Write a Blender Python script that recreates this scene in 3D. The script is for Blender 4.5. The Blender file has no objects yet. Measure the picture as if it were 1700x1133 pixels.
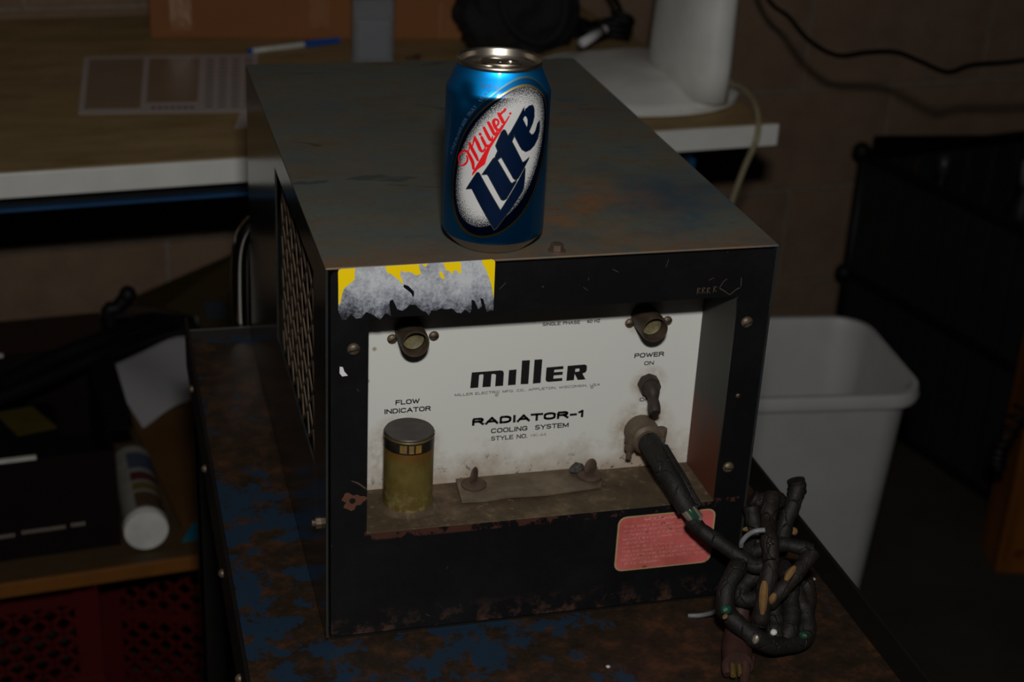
import bpy, bmesh, math, random
from mathutils import Vector, Matrix
from mathutils.geometry import tessellate_polygon
random.seed(7)
S = bpy.context.scene
COL = S.collection
pi = math.pi

# ------------------------------------------------------------------ camera, world, flash, exposure
CAM_LOC=[-0.13141, -0.89322, 1.40749]
CAM_R=[[0.966686, -0.251421, 0.048023], [0.06354, 0.417446, 0.906477], [0.247955, 0.873227, -0.419515]]
FPX=2599.79
cd = bpy.data.cameras.new('camera'); cam = bpy.data.objects.new('camera', cd); COL.objects.link(cam)
r_, u_, f_ = [Vector(v) for v in CAM_R]
mw = Matrix(((r_.x, u_.x, -f_.x, CAM_LOC[0]), (r_.y, u_.y, -f_.y, CAM_LOC[1]), (r_.z, u_.z, -f_.z, CAM_LOC[2]), (0, 0, 0, 1)))
cam.matrix_world = mw
cd.sensor_width = 36.0; cd.lens = FPX * 36.0 / 1700.0; cd.clip_start = 0.01
cd.dof.use_dof = True; cd.dof.focus_distance = 1.03; cd.dof.aperture_fstop = 8.5
S.camera = cam

w = bpy.data.worlds.new('world'); S.world = w; w.use_nodes = True
w.node_tree.nodes['Background'].inputs[0].default_value = (0.55, 0.6, 0.7, 1)
w.node_tree.nodes['Background'].inputs[1].default_value = 0.0012

ld = bpy.data.lights.new('flash', 'AREA'); ld.shape = 'RECTANGLE'; ld.size = 0.07; ld.size_y = 0.04; ld.energy = 8.8
ld.color = (1.0, 0.985, 0.955)
fl = bpy.data.objects.new('flash', ld); COL.objects.link(fl)
fl.location = (-0.115, -0.905, 1.59)
aim = Vector((0.30, 0.6, 0.98)) - Vector(fl.location)
fl.rotation_euler = aim.to_track_quat('-Z', 'Y').to_euler()

vs = S.view_settings; S.display_settings.display_device = 'sRGB'
vs.view_transform = 'Standard'; vs.look = 'None'; vs.exposure = 0.0; vs.gamma = 1.0; vs.use_curve_mapping = False

# ------------------------------------------------------------------ materials
def lin(c):
    return tuple((v / 255 / 12.92) if v / 255 <= 0.04045 else ((v / 255 + 0.055) / 1.055) ** 2.4 for v in c) + (1,)

class Mat:
    def __init__(s, name):
        s.m = bpy.data.materials.new(name); s.m.use_nodes = True; s.t = s.m.node_tree
        s.b = s.t.nodes['Principled BSDF']; s.co = s.t.nodes.new('ShaderNodeTexCoord')
    def n(s, ty, **k):
        o = s.t.nodes.new(ty)
        for a, v in k.items(): setattr(o, a, v)
        return o
    def link(s, a, b): s.t.links.new(a, b)
    def noise(s, scale, detail=6, rough=0.6, vec=None, stretch=None, dist=0):
        o = s.n('ShaderNodeTexNoise'); o.inputs['Scale'].default_value = scale
        o.inputs['Detail'].default_value = detail; o.inputs['Roughness'].default_value = rough; o.inputs['Distortion'].default_value = dist
        src = vec or s.co.outputs['Object']
        if stretch:
            mp = s.n('ShaderNodeMapping'); mp.inputs['Scale'].default_value = stretch; s.link(src, mp.inputs[0]); src = mp.outputs[0]
        s.link(src, o.inputs['Vector']); return o.outputs['Fac']
    def ramp(s, fac, stops, interp='LINEAR'):
        o = s.n('ShaderNodeValToRGB'); o.color_ramp.interpolation = interp; e = o.color_ramp.elements
        e[0].position = stops[0][0]; e[0].color = stops[0][1]; e[1].position = stops[-1][0]; e[1].color = stops[-1][1]
        for p, c in stops[1:-1]:
            x = e.new(p); x.color = c
        s.link(fac, o.inputs[0]); return o.outputs[0]
    def mask(s, fac, a, b):
        o = s.n('ShaderNodeMapRange'); o.inputs[1].default_value = a; o.inputs[2].default_value = b; o.clamp = True
        s.link(fac, o.inputs[0]); return o.outputs[0]
    def mix(s, fac, a, b):
        o = s.n('ShaderNodeMix'); o.data_type = 'RGBA'
        if isinstance(fac, (int, float)): o.inputs[0].default_value = fac
        else: s.link(fac, o.inputs[0])
        for i, v in ((6, a), (7, b)):
            if isinstance(v, tuple): o.inputs[i].default_value = v
            else: s.link(v, o.inputs[i])
        return o.outputs[2]
    def math(s, op, a, b=None, c=None):
        o = s.n('ShaderNodeMath', operation=op)
        for i, v in enumerate((a, b, c)):
            if v is None: continue
            if isinstance(v, (int, float)): o.inputs[i].default_value = v
            else: s.link(v, o.inputs[i])
        return o.outputs[0]
    def set(s, name, v):
        if isinstance(v, (int, float, tuple)): s.b.inputs[name].default_value = v
        else: s.link(v, s.b.inputs[name])
    def bump(s, h, strength=0.3, dist=0.001):
        o = s.n('ShaderNodeBump'); o.inputs['Strength'].default_value = strength; o.inputs['Distance'].default_value = dist
        s.link(h, o.inputs['Height']); s.link(o.outputs[0], s.b.inputs['Normal'])

def basic(name, c, rough=0.6, metal=0.0, var=0.25, scale=40, bump=0.15, spec=0.5, dark=None):
    m = Mat(name); n = m.noise(scale)
    c2 = dark or tuple(v * (1 - var) for v in c[:3]) + (1,)
    m.set('Base Color', m.ramp(n, [(0.3, c2), (0.65, c)]))
    m.set('Roughness', rough); m.set('Metallic', metal); m.set('Specular IOR Level', spec)
    if bump: m.bump(n, bump, 0.0008)
    return m.m

def c(r, g, b): return lin((r, g, b))

# worn blue/olive sheet metal with rust
def mat_shell(name, side=False):
    m = Mat(name); obj = m.co.outputs['Object']
    big = m.noise(7, 8, 0.62, stretch=(1, 1.0, 1)); streak = m.noise(14, 8, 0.7, stretch=(1, 2.2, 1)); fine = m.noise(190, 4, 0.6)
    if side:
        base = m.ramp(streak, [(0.35, c(34, 34, 30)), (0.5, c(40, 42, 40)), (0.68, c(34, 42, 50))])
    else:
        base = m.ramp(streak, [(0.30, c(94, 86, 68)), (0.46, c(98, 96, 84)), (0.60, c(90, 98, 94)), (0.76, c(62, 82, 94))])
    sp = m.n('ShaderNodeSeparateXYZ'); m.link(obj, sp.inputs[0])
    if not side:
        # bare blue paint survives towards the front right, rust film towards the back
        front = m.mask(sp.outputs[1], 0.25, 0.0)
        right = m.mask(sp.outputs[0], 0.02, 0.26)
        f = m.math('MULTIPLY', front, right)
        f2 = m.math('MULTIPLY', m.math('ADD', f, 0.22), m.mask(big, 0.42, 0.62))
        base = m.mix(f2, base, c(42, 68, 86))
        patch = m.n('ShaderNodeVectorMath', operation='DISTANCE'); m.link(obj, patch.inputs[0]); patch.inputs[1].default_value = (0.186, 0.085, 0.282)
        near = m.mask(patch.outputs['Value'], 0.085, 0.0)
        rust1 = m.math('MULTIPLY', near, m.mask(m.noise(24, 6, 0.7), 0.42, 0.66))
        base = m.mix(rust1, base, c(150, 92, 36))
        for px, py, rr in ((0.03, 0.02, 0.06), (0.25, 0.33, 0.12), (0.02, 0.25, 0.12)):
            pn = m.n('ShaderNodeVectorMath', operation='DISTANCE'); m.link(obj, pn.inputs[0]); pn.inputs[1].default_value = (px, py, 0.282)
            nr = m.math('MULTIPLY', m.mask(pn.outputs['Value'], rr, 0.0), m.mask(m.noise(30, 6, 0.7), 0.46, 0.7))
            base = m.mix(m.math('MULTIPLY', nr, 0.5), base, c(118, 80, 50))
        edge = m.mask(sp.outputs[1], 0.04, 0.0)
        e2 = m.math('MULTIPLY', edge, m.mask(m.noise(60, 5, 0.7), 0.3, 0.6))
        base = m.mix(m.math('MULTIPLY', e2, 0.7), base, c(122, 92, 64))
        scr = m.mask(m.noise(9, 3, 0.5, stretch=(1, 3, 1), dist=1.5), 0.66, 0.70)
        base = m.mix(m.math('MULTIPLY', scr, 0.6), base, c(44, 58, 64))
    else:
        rs = m.mask(m.noise(16, 8, 0.7, stretch=(1, 1, 0.25)), 0.56, 0.72)
        base = m.mix(m.math('MULTIPLY', rs, 0.6), base, c(92, 62, 38))
    rust = m.mask(m.noise(75, 9, 0.8), 0.52, 0.66)
    base = m.mix(m.math('MULTIPLY', rust, 0.45 if not side else 0.15), base, c(104, 74, 46))
    spk = m.mask(fine, 0.68, 0.74)
    base = m.mix(m.math('MULTIPLY', spk, 0.35), base, c(150, 132, 100))
    m.set('Base Color', base); m.set('Roughness', 0.5 if not side else 0.16); m.set('Metallic', 0.15 if not side else 0.0); m.set('Specular IOR Level', 0.4 if not side else 0.6)
    m.bump(m.noise(120, 6, 0.6), 0.12 if not side else 0.02, 0.0006)
    return m.m
SHELL_TOP = mat_shell('worn_sheet_top'); SHELL_SIDE = mat_shell('worn_sheet_side', True)

# black frame paint, chips of rust near the bottom and edges
m = Mat('black_frame_paint')
sp = m.n('ShaderNodeSeparateXYZ'); m.link(m.co.outputs['Object'], sp.inputs[0])
low = m.mask(sp.outputs[2], 0.026, 0.006); chips = m.mask(m.noise(75, 7, 0.7), 0.5, 0.62)
f = m.math('MULTIPLY', low, chips)
base = m.mix(m.math('MULTIPLY', f, 0.9), c(14, 14, 16), c(74, 52, 42))
ledge = m.math('MULTIPLY', m.mask(m.math('ABSOLUTE', m.math('SUBTRACT', sp.outputs[2], 0.0845)), 0.0042, 0.003), m.mask(m.math('SUBTRACT', m.noise(60, 7, 0.7), m.math('MULTIPLY', m.mask(sp.outputs[0], 0.08, 0.20), 0.10)), 0.45, 0.49))
ledge = m.math('MULTIPLY', ledge, m.mask(sp.outputs[0], 0.0255, 0.027))
base = m.mix(ledge, base, c(70, 42, 34))
spk = m.mask(m.noise(110, 5, 0.6), 0.70, 0.73)
base = m.mix(m.math('MULTIPLY', spk, 0.6), base, c(112, 88, 74))
dust = m.mask(m.noise(18, 8, 0.7), 0.45, 0.8)
base = m.mix(m.math('MULTIPLY', dust, 0.05), base, c(96, 92, 84))
m.set('Base Color', base); m.set('Roughness', 0.38); m.set('Specular IOR Level', 0.35); m.bump(m.noise(90, 5, 0.6), 0.08, 0.0006)
BLACK_FRAME = m.m

# dusty brown metal inside the recess
m = Mat('dusty_ledge'); a = m.noise(40, 8, 0.7); b_ = m.noise(160, 5, 0.6)
base = m.ramp(a, [(0.3, c(60, 48, 34)), (0.5, c(76, 62, 46)), (0.7, c(104, 88, 66))])
base = m.mix(m.math('MULTIPLY', m.mask(b_, 0.6, 0.7), 0.4), base, c(130, 112, 86))
m.set('Base Color', base); m.set('Roughness', 0.8); m.set('Specular IOR Level', 0.25); m.bump(a, 0.2, 0.0006)
DUSTY = m.m
m = Mat('recess_wall_paint'); sp = m.n('ShaderNodeSeparateXYZ'); m.link(m.co.outputs['Object'], sp.inputs[0])
lowm = m.math('ADD', m.mask(sp.outputs[2], 0.20, 0.09), m.math('SUBTRACT', m.noise(40, 7, 0.7), 0.5))
base = m.mix(m.mask(lowm, 0.35, 0.75), c(60, 60, 56), c(92, 50, 34))
base = m.mix(m.math('MULTIPLY', m.mask(m.noise(20, 6, 0.6, stretch=(1, 1, .3)), 0.5, 0.7), 0.5), base, c(84, 76, 66))
m.set('Base Color', base); m.set('Roughness', 0.6); m.set('Specular IOR Level', 0.25)
RECESS = m.m

# white enamelled panel with brown grime near the bottom and specks
m = Mat('white_panel'); sp = m.n('ShaderNodeSeparateXYZ'); m.link(m.co.outputs['Object'], sp.inputs[0])
n1 = m.noise(28, 8, 0.7)
low = m.math('ADD', m.mask(sp.outputs[2], 0.135, 0.090), m.math('MULTIPLY', m.math('SUBTRACT', n1, 0.5), 1.6))
g = m.mask(low, 0.42, 1.0)
base = m.mix(m.math('MULTIPLY', g, 0.75), c(208, 208, 202), c(150, 128, 104))
for (x, z, r) in ((0.2425, 0.155, 0.016), (0.240, 0.118, 0.028), (0.0655, 0.210, 0.017), (0.2345, 0.209, 0.017), (0.062, 0.116, 0.032)):
    d = m.n('ShaderNodeVectorMath', operation='DISTANCE'); m.link(m.co.outputs['Object'], d.inputs[0]); d.inputs[1].default_value = (x, 0.057, z)
    k = m.math('MULTIPLY', m.mask(d.outputs['Value'], r, r * 0.55), m.mask(m.noise(70, 6, 0.7), 0.36, 0.62))
    base = m.mix(m.math('MULTIPLY', k, 0.75), base, c(150, 128, 100))
sp1 = m.n('ShaderNodeTexVoronoi'); sp1.inputs['Scale'].default_value = 55; m.link(m.co.outputs['Object'], sp1.inputs['Vector'])
spot = m.math('MULTIPLY', m.mask(sp1.outputs['Distance'], 0.11, 0.05), m.mask(m.noise(22, 3, 0.5), 0.5, 0.56))
base = m.mix(m.math('MULTIPLY', spot, 0.7), base, c(128, 104, 62))
blk = m.math('MULTIPLY', m.mask(m.noise(150, 5, 0.7), 0.6, 0.66), m.mask(low, 0.6, 0.9))
base = m.mix(m.math('MULTIPLY', blk, 0.8), base, c(60, 46, 36))
m.set('Base Color', base); m.set('Roughness', 0.45); m.set('Specular IOR Level', 0.3)
PANEL = m.m
INK = basic('black_print', c(22, 21, 22), 0.5, var=0.1, bump=0)
RUST_INK = basic('rusty_print', c(150, 128, 100), 0.6, var=0.1, bump=0)

# can body: u = arc length (mm), v = height (mm)
m = Mat('can_print'); uv = m.n('ShaderNodeUVMap'); uv.uv_map = 'label'
su = m.n('ShaderNodeSeparateXYZ'); m.link(uv.outputs[0], su.inputs[0]); U, V = su.outputs[0], su.outputs[1]
def ell(cx, cy, a, b, dx, dy):
    x = m.math('SUBTRACT', U, cx); y = m.math('SUBTRACT', V, cy)
    p = m.math('DIVIDE', m.math('ADD', m.math('MULTIPLY', x, dx), m.math('MULTIPLY', y, dy)), a)
    q = m.math('DIVIDE', m.math('SUBTRACT', m.math('MULTIPLY', x, dy), m.math('MULTIPLY', y, dx)), b)
    return m.math('SQRT', m.math('ADD', m.math('MULTIPLY', p, p), m.math('MULTIPLY', q, q)))
e1 = ell(-4.4, 66.0, 48.6, 26.4, 0.433, 0.901)
e2 = ell(-4.0, 63.2, 52.0, 31.0, 0.413, 0.911)
e3 = ell(-3.4, 65.3, 54.4, 33.0, 0.430, 0.903)
blue = m.ramp(m.noise(18, 2, 0.5, vec=uv.outputs[0]), [(0.2, (0.0, 0.13, 0.36, 1)), (0.8, (0.0, 0.16, 0.42, 1))])
navy = (0.0, 0.018, 0.075, 1)
col = m.mix(m.mask(e3, 1.012, 1.006), blue, c(86, 104, 96))
col = m.mix(m.mask(e3, 0.992, 0.986), col, (0.0, 0.07, 0.20, 1))
col = m.mix(m.mask(e2, 1.006, 1.0), col, c(128, 112, 62))
col = m.mix(m.mask(e2, 0.980, 0.974), col, navy)
silver = c(205, 205, 203)
spk = m.n('ShaderNodeTexNoise'); spk.inputs['Scale'].default_value = 1.9; spk.inputs['Detail'].default_value = 3; m.link(uv.outputs[0], spk.inputs['Vector'])
thr = m.math('MULTIPLY', m.math('SUBTRACT', e1, 0.74), 1.15)          # 0 at .80, .27 at the rim
sv = m.math('ADD', spk.outputs['Fac'], thr)
inner = m.mix(m.mask(sv, 0.64, 0.70), silver, c(50, 50, 56))
col = m.mix(m.mask(e1, 1.0, 0.992), col, inner)
white = m.math('MULTIPLY', m.mask(e1, 1.0, 0.992), 1.0)
m.set('Base Color', col); m.set('Metallic', m.math('SUBTRACT', 0.93, m.math('MULTIPLY', white, 0.9)))
m.set('Roughness', 0.36); m.set('Specular IOR Level', 0.5)
m.set('Coat Weight', 0.25); m.set('Coat Roughness', 0.12)
tg = m.n('ShaderNodeTangent'); tg.direction_type = 'RADIAL'; tg.axis = 'Z'; m.link(tg.outputs[0], m.b.inputs['Tangent']); m.set('Anisotropic', 0.8)
CANP_M = m.m
NAVY_INK = Mat('navy_print'); NAVY_INK.set('Base Color', (0.001, 0.010, 0.042, 1)); NAVY_INK.set('Roughness', 0.35); NAVY_INK.set('Metallic', 0.3); NAVY_INK = NAVY_INK.m
GOLD_INK = Mat('olive_outline'); GOLD_INK.set('Base Color', c(58, 56, 38)); GOLD_INK.set('Roughness', 0.4); GOLD_INK = GOLD_INK.m
RED_INK = Mat('red_print'); RED_INK.set('Base Color', c(232, 22, 30)); RED_INK.set('Roughness', 0.4); RED_INK = RED_INK.m
PALE_INK = Mat('pale_print'); PALE_INK.set('Base Color', c(60, 90, 120)); PALE_INK.set('Roughness', 0.4); PALE_INK = PALE_INK.m
m = Mat('brushed_aluminium'); m.set('Base Color', c(196, 186, 172)); m.set('Metallic', 1.0); m.set('Roughness', 0.33); ALU = m.m

BRASS = basic('dirty_brass', c(120, 100, 46), 0.45, 0.4, scale=70, dark=c(80, 64, 30))
m = Mat('tarnished_brass_tube'); sp = m.n('ShaderNodeSeparateXYZ'); m.link(m.co.outputs['Object'], sp.inputs[0])
n1 = m.noise(45, 8, 0.7); n2 = m.noise(160, 5, 0.6)
base = m.ramp(n1, [(0.3, c(92, 74, 30)), (0.5, c(112, 94, 44)), (0.7, c(122, 108, 60))])
lowm = m.mask(sp.outputs[2], 0.112, 0.088)
base = m.mix(m.math('MULTIPLY', lowm, m.mask(n2, 0.45, 0.6)), base, c(140, 132, 88))
base = m.mix(m.math('MULTIPLY', m.mask(sp.outputs[2], 0.126, 0.133), 0.8), base, c(118, 78, 28))
m.set('Base Color', base); m.set('Roughness', 0.5); m.set('Metallic', 0.35); m.bump(n2, 0.1, 0.0005); TUBE_BRASS = m.m
DARKCAP = basic('grimy_black_cap', c(62, 56, 52), 0.5, 0.1, scale=90, dark=c(46, 38, 34))
BAND = basic('black_band', c(34, 32, 28), 0.4, 0.1, scale=120, dark=c(20, 18, 16))
GALV = basic('dusty_galvanised', c(104, 90, 74), 0.6, 0.25, scale=90, dark=c(74, 60, 48))
OLD_SCREW = basic('old_screw', c(112, 98, 80), 0.5, 0.5, scale=160, dark=c(74, 60, 48))
RUSTY = basic('rusty_steel', c(84, 66, 52), 0.75, 0.1, scale=120, dark=c(58, 42, 32))
RUBBER = basic('dusty_rubber', c(56, 48, 42), 0.55, 0.0, scale=80, dark=c(38, 32, 28), spec=0.3)
def mat_cord(name, a, b):
    m = Mat(name); n1 = m.noise(60, 7, 0.7); n2 = m.noise(300, 5, 0.7); v = m.n('ShaderNodeTexVoronoi', feature='DISTANCE_TO_EDGE'); v.inputs['Scale'].default_value = 85
    mp = m.n('ShaderNodeMapping'); mp.inputs['Scale'].default_value = (1, 1, 0.55); m.link(m.co.outputs['Object'], mp.inputs[0]); m.link(mp.outputs[0], v.inputs['Vector'])
    crack = m.math('MULTIPLY', m.mask(v.outputs['Distance'], 0.05, 0.0), m.mask(n1, 0.45, 0.6))
    base = m.mix(crack, m.ramp(n1, [(0.35, b), (0.65, a)]), c(10, 9, 8)); base = m.mix(m.math('MULTIPLY', m.mask(n2, 0.62, 0.7), 0.3), base, c(96, 84, 72))
    m.set('Base Color', base); m.set('Roughness', 0.6); m.set('Specular IOR Level', 0.3)
    m.bump(m.math('SUBTRACT', m.math('ADD', n1, m.math('MULTIPLY', n2, 0.3)), crack), 0.8, 0.0014); return m.m
CORD = mat_cord('old_black_cord', c(31, 28, 24), c(19, 17, 15)); CORD_BROWN = mat_cord('old_brown_cord', c(37, 30, 26), c(23, 18, 15))
PLUGM = basic('brown_plug_rubber', c(66, 42, 36), 0.6, 0.0, scale=90, dark=c(46, 30, 26), spec=0.3)
KRAFT = basic('bare_jute_filler', c(120, 88, 46), 0.85, scale=200, bump=0.3)
GREENW = basic('green_wire', c(24, 66, 46), 0.5, scale=100, bump=0)
COPPER = basic('bare_shield', c(176, 166, 150), 0.4, 0.6, scale=200, bump=0.2)
WHITE_WIRE = basic('grey_tie_wire', c(120, 120, 124), 0.45, scale=60, bump=0)
BLUE_CRUMB = basic('white_crumb', c(210, 208, 200), 0.6, bump=0)

m = Mat('red_sticker'); n1 = m.noise(30, 7, 0.7); n2 = m.noise(120, 4, 0.6)
base = m.ramp(n1, [(0.3, c(168, 80, 72)), (0.55, c(200, 100, 96)), (0.75, c(206, 112, 108))])
base = m.mix(m.mask(m.math('ADD', n2, m.math('MULTIPLY', n1, .25)), 0.76, 0.82), base, c(96, 62, 40))
base = m.mix(m.math('MULTIPLY', m.mask(m.noise(14, 6, 0.7), 0.55, 0.7), 0.45), base, c(150, 84, 58))
m.set('Base Color', base); m.set('Roughness', 0.5); m.set('Specular IOR Level', 0.3); RED_STICK = m.m
PINKW = basic('pink_white_print', c(226, 158, 152), 0.5, scale=60, bump=0, dark=c(214, 132, 126))
CREAM = basic('cream_border', c(180, 150, 108), 0.5, scale=60, bump=0)
m = Mat('yellow_label'); m.set('Base Color', c(250, 214, 8)); m.set('Roughness', 0.35); YELLOW = m.m
# torn grey paper fibres: threshold noise against height so it frays to bare black paint
m = Mat('torn_paper'); sp = m.n('ShaderNodeSeparateXYZ'); m.link(m.co.outputs['Object'], sp.inputs[0])
n1 = m.noise(110, 9, 0.78, stretch=(1, 1, 0.8)); n2 = m.noise(420, 4, 0.7); n3 = m.noise(26, 5, 0.6)
top = m.mask(sp.outputs[2], 0.2475, 0.268)
v = m.math('ADD', m.math('ADD', m.math('MULTIPLY', n1, 0.9), m.math('MULTIPLY', n2, 0.35)), m.math('ADD', m.math('MULTIPLY', n3, 0.45), m.math('MULTIPLY', top, 0.30)))
base = m.ramp(v, [(0.66, c(20, 20, 22)), (0.80, c(92, 94, 100)), (1.0, c(170, 172, 178)), (1.18, c(206, 206, 208))])
sc = m.math('DIVIDE', v, 1.2)
base = m.ramp(sc, [(0.62, c(16, 16, 18)), (0.71, c(70, 72, 80)), (0.82, c(134, 138, 148)), (1.0, c(190, 192, 196))])
m.set('Base Color', base); m.set('Roughness', 0.85); TORN = m.m

# cart: blue paint flaking off brown rust
m = Mat('flaking_blue_paint')
n1 = m.noise(42, 10, 0.76, dist=0.2); n2 = m.noise(60, 8, 0.7); n3 = m.noise(9, 3, 0.5)
rust = m.ramp(n2, [(0.3, c(28, 21, 15)), (0.5, c(44, 32, 22)), (0.72, c(80, 50, 32))])
sp = m.n('ShaderNodeSeparateXYZ'); m.link(m.co.outputs['Object'], sp.inputs[0])
reg = m.math('ADD', n1, m.math('MULTIPLY', m.math('SUBTRACT', n3, 0.5), 0.55))
away = m.math('MULTIPLY', m.mask(m.math('ABSOLUTE', m.math('SUBTRACT', sp.outputs[0], 0.16)), 0.17, 0.06), 0.20)
base = m.mix(m.mask(m.math('ADD', m.math('SUBTRACT', reg, away), m.math('MULTIPLY', m.mask(sp.outputs[0], 0.15, 0.20), 0.09)), 0.53, 0.545), rust, c(27, 46, 64))
m.set('Base Color', base); m.set('Roughness', 0.5); m.set('Specular IOR Level', 0.4); m.bump(reg, 0.2, 0.0006); CARTM = m.m
CART_DARK = basic('dark_cart_edge', c(24, 21, 18), 0.5, 0.2, scale=50, dark=c(20, 18, 16))
CHROME = Mat('chrome'); CHROME.set('Base Color', c(190, 186, 178)); CHROME.set('Metallic', 1.0); CHROME.set('Roughness', 0.16); CHROME = CHROME.m

# room
m = Mat('brown_bench_laminate'); n1 = m.noise(8, 7, 0.65, stretch=(1, 3, 1)); n2 = m.noise(50, 6, 0.6)
base = m.ramp(n1, [(0.3, c(142, 118, 80)), (0.55, c(166, 140, 98)), (0.75, c(178, 152, 108))])
base = m.mix(m.math('MULTIPLY', m.mask(n2, 0.55, 0.75), 0.3), base, c(120, 92, 60))
m.set('Base Color', base); m.set('Roughness', 0.62); m.set('Specular IOR Level', 0.2); BENCH = m.m
BENCH_EDGE = basic('white_bench_edge', c(226, 226, 220), 0.35, scale=14, var=0.12, bump=0.05)
BLUE_STEEL = basic('blue_steel', c(30, 78, 124), 0.5, scale=20, bump=0.05)
BLACKP = basic('black_plastic', c(12, 13, 14), 0.55, scale=30, bump=0.1, spec=0.3)
m = Mat('cinder_block'); n1 = m.noise(14, 8, 0.7); n2 = m.noise(120, 6, 0.7)
base = m.ramp(n1, [(0.3, c(124, 102, 84)), (0.6, c(140, 116, 96))])
m.set('Base Color', base); m.set('Roughness', 0.9); m.set('Specular IOR Level', 0.1); m.bump(n2, 0.5, 0.003); BLOCK = m.m
MORTAR = basic('mortar', c(144, 128, 112), 0.95, scale=60, bump=0.3)
m = Mat('concrete_floor'); n1 = m.noise(3, 9, 0.7); n2 = m.noise(60, 6, 0.7)
base = m.ramp(n1, [(0.3, c(46, 43, 37)), (0.6, c(62, 58, 50))])
m.set('Base Color', base); m.set('Roughness', 0.75); m.set('Specular IOR Level', 0.2); m.bump(n2, 0.2, 0.002); FLOOR = m.m
WHITE_PL = basic('aged_white_plastic', c(232, 232, 226), 0.4, scale=12, var=0.2, bump=0.03)
BIN_PL = basic('grey_white_bin', c(184, 184, 184), 0.5, scale=9, var=0.15, bump=0.04)
CARD = basic('brown_cardboard', c(142, 88, 44), 0.8, scale=6, var=0.2, bump=0.05)
CARD2 = basic('dull_cardboard', c(110, 70, 36), 0.8, scale=12, var=0.3, bump=0.05)
MANILA = basic('manila_card', c(92, 60, 18), 0.7, scale=8, var=0.25, bump=0.05)
TAPE = Mat('clear_tape'); TAPE.set('Base Color', c(148, 98, 58)); TAPE.set('Roughness', 0.18); TAPE.set('Specular IOR Level', 0.8); TAPE.bump(TAPE.noise(60, 4, 0.6, stretch=(1, 1, .3)), 0.8, 0.004); TAPE = TAPE.m
PAPER = basic('white_paper', c(222, 220, 222), 0.7, scale=9, var=0.08, bump=0)
SHEET = basic('thin_form_sheet', c(196, 184, 182), 0.5, scale=20, var=0.08, bump=0)
SHEET_WIN = basic('form_window', c(150, 128, 106), 0.4, scale=16, var=0.1, bump=0)
DARKCARD = basic('dark_printed_carton', c(20, 12, 10), 0.8, scale=20, var=0.3, bump=0.05, spec=0.15)
EDGE_HIGHLIGHT = basic('painted_edge_highlight', c(226, 222, 210), 0.5, scale=60, bump=0)  # pale colour for the painted highlights on the dark carton's rims
WOODSHELF = basic('brown_plywood', c(76, 58, 32), 0.7, scale=12, var=0.35, bump=0.1)
ORANGE_EDGE = basic('orange_wood_edge', c(128, 78, 20), 0.6, scale=20, var=0.25, bump=0.05)
m = Mat('varnished_orange_wood'); n1 = m.noise(20, 6, 0.6, stretch=(1, 1, 0.12))
m.set('Base Color', m.ramp(n1, [(0.3, c(92, 52, 12)), (0.65, c(132, 78, 22))])); m.set('Roughness', 0.4); OWOOD = m.m
KNOT = basic('wood_knot', c(100, 52, 20), 0.5, scale=60, bump=0)
REDPL = basic('red_crate_plastic', c(84, 12, 14), 0.45, scale=20, var=0.25, bump=0.03)
CYAN = basic('cyan_card', c(10, 112, 136), 0.5, bump=0)
m = Mat('clear_plastic'); m.set('Base Color', c(210, 215, 222)); m.set('Roughness', 0.12); m.set('Transmission Weight', 0.75); m.set('IOR', 1.3); m.set('Alpha', 0.75); CLEAR = m.m
PENW = basic('pen_white', c(214, 214, 208), 0.35, bump=0); PENB = basic('pen_blue', c(26, 88, 176), 0.3, bump=0)
CLOTH = basic('black_cloth', c(20, 19, 19), 0.85, scale=60, bump=0.3)
BEIGE = basic('beige_cord', c(150, 138, 108), 0.5, bump=0)
SLAT = basic('dark_slat', c(30, 34, 34), 0.5, scale=20, bump=0.05)
GREYCAP = basic('grey_cap', c(110, 110, 112), 0.4, bump=0)
YEL_DIM = basic('dull_yellow_tag', c(84, 70, 16), 0.6, scale=40, bump=0)
PINK = basic('pink_scrap', c(210, 130, 120), 0.6, bump=0)

# ------------------------------------------------------------------ building helpers
ROOM = Matrix.Translation((-0.2415, 0.9038, 0)) @ Matrix.Rotation(math.radians(5.354), 4, 'Z')
MTX = {}
def mesh_obj(name, bm, mat, inv=None, smooth=False, angle=35):
    if inv is not None: bmesh.ops.transform(bm, matrix=inv, verts=bm.verts)
    me = bpy.data.meshes.new(name)
    if smooth:
        for f in bm.faces: f.smooth = True
        for e in bm.edges:
            if len(e.link_faces) == 2 and e.calc_face_angle(0) > math.radians(angle): e.smooth = False
    bm.to_mesh(me); bm.free()
    for mm in (mat if isinstance(mat, (list, tuple)) else [mat]): me.materials.append(mm)
    o = bpy.data.objects.new(name, me); COL.objects.link(o); return o
def thing(name, label, cat, loc, rz=0.0, group=None, frame=None):
    o = bpy.data.objects.new(name, None); o.empty_display_size = 0.02; COL.objects.link(o)
    mt = Matrix.Translation(loc) @ Matrix.Rotation(rz, 4, 'Z')
    if frame is not None: mt = frame @ mt
    o.matrix_world = mt; MTX[o.name] = mt
    o['label'] = label; o['category'] = cat
    if group: o['group'] = group
    return o
def part(name, bm, mat, parent, space='w', smooth=False, label=None, kind=None, angle=35):
    mt = MTX[parent.name]
    inv = {'w': mt.inverted(), 'r': mt.inverted() @ ROOM, 'l': None}[space]
    o = mesh_obj(name, bm, mat, inv, smooth, angle); o.parent = parent; MTX[o.name] = mt
    if label: o['label'] = label
    if kind: o['kind'] = kind
    return o
def struct(name, bm, mat, frame=ROOM):
    o = mesh_obj(name, bm, mat, frame); o['kind'] = 'structure'; MTX[o.name] = Matrix.Identity(4); return o

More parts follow.
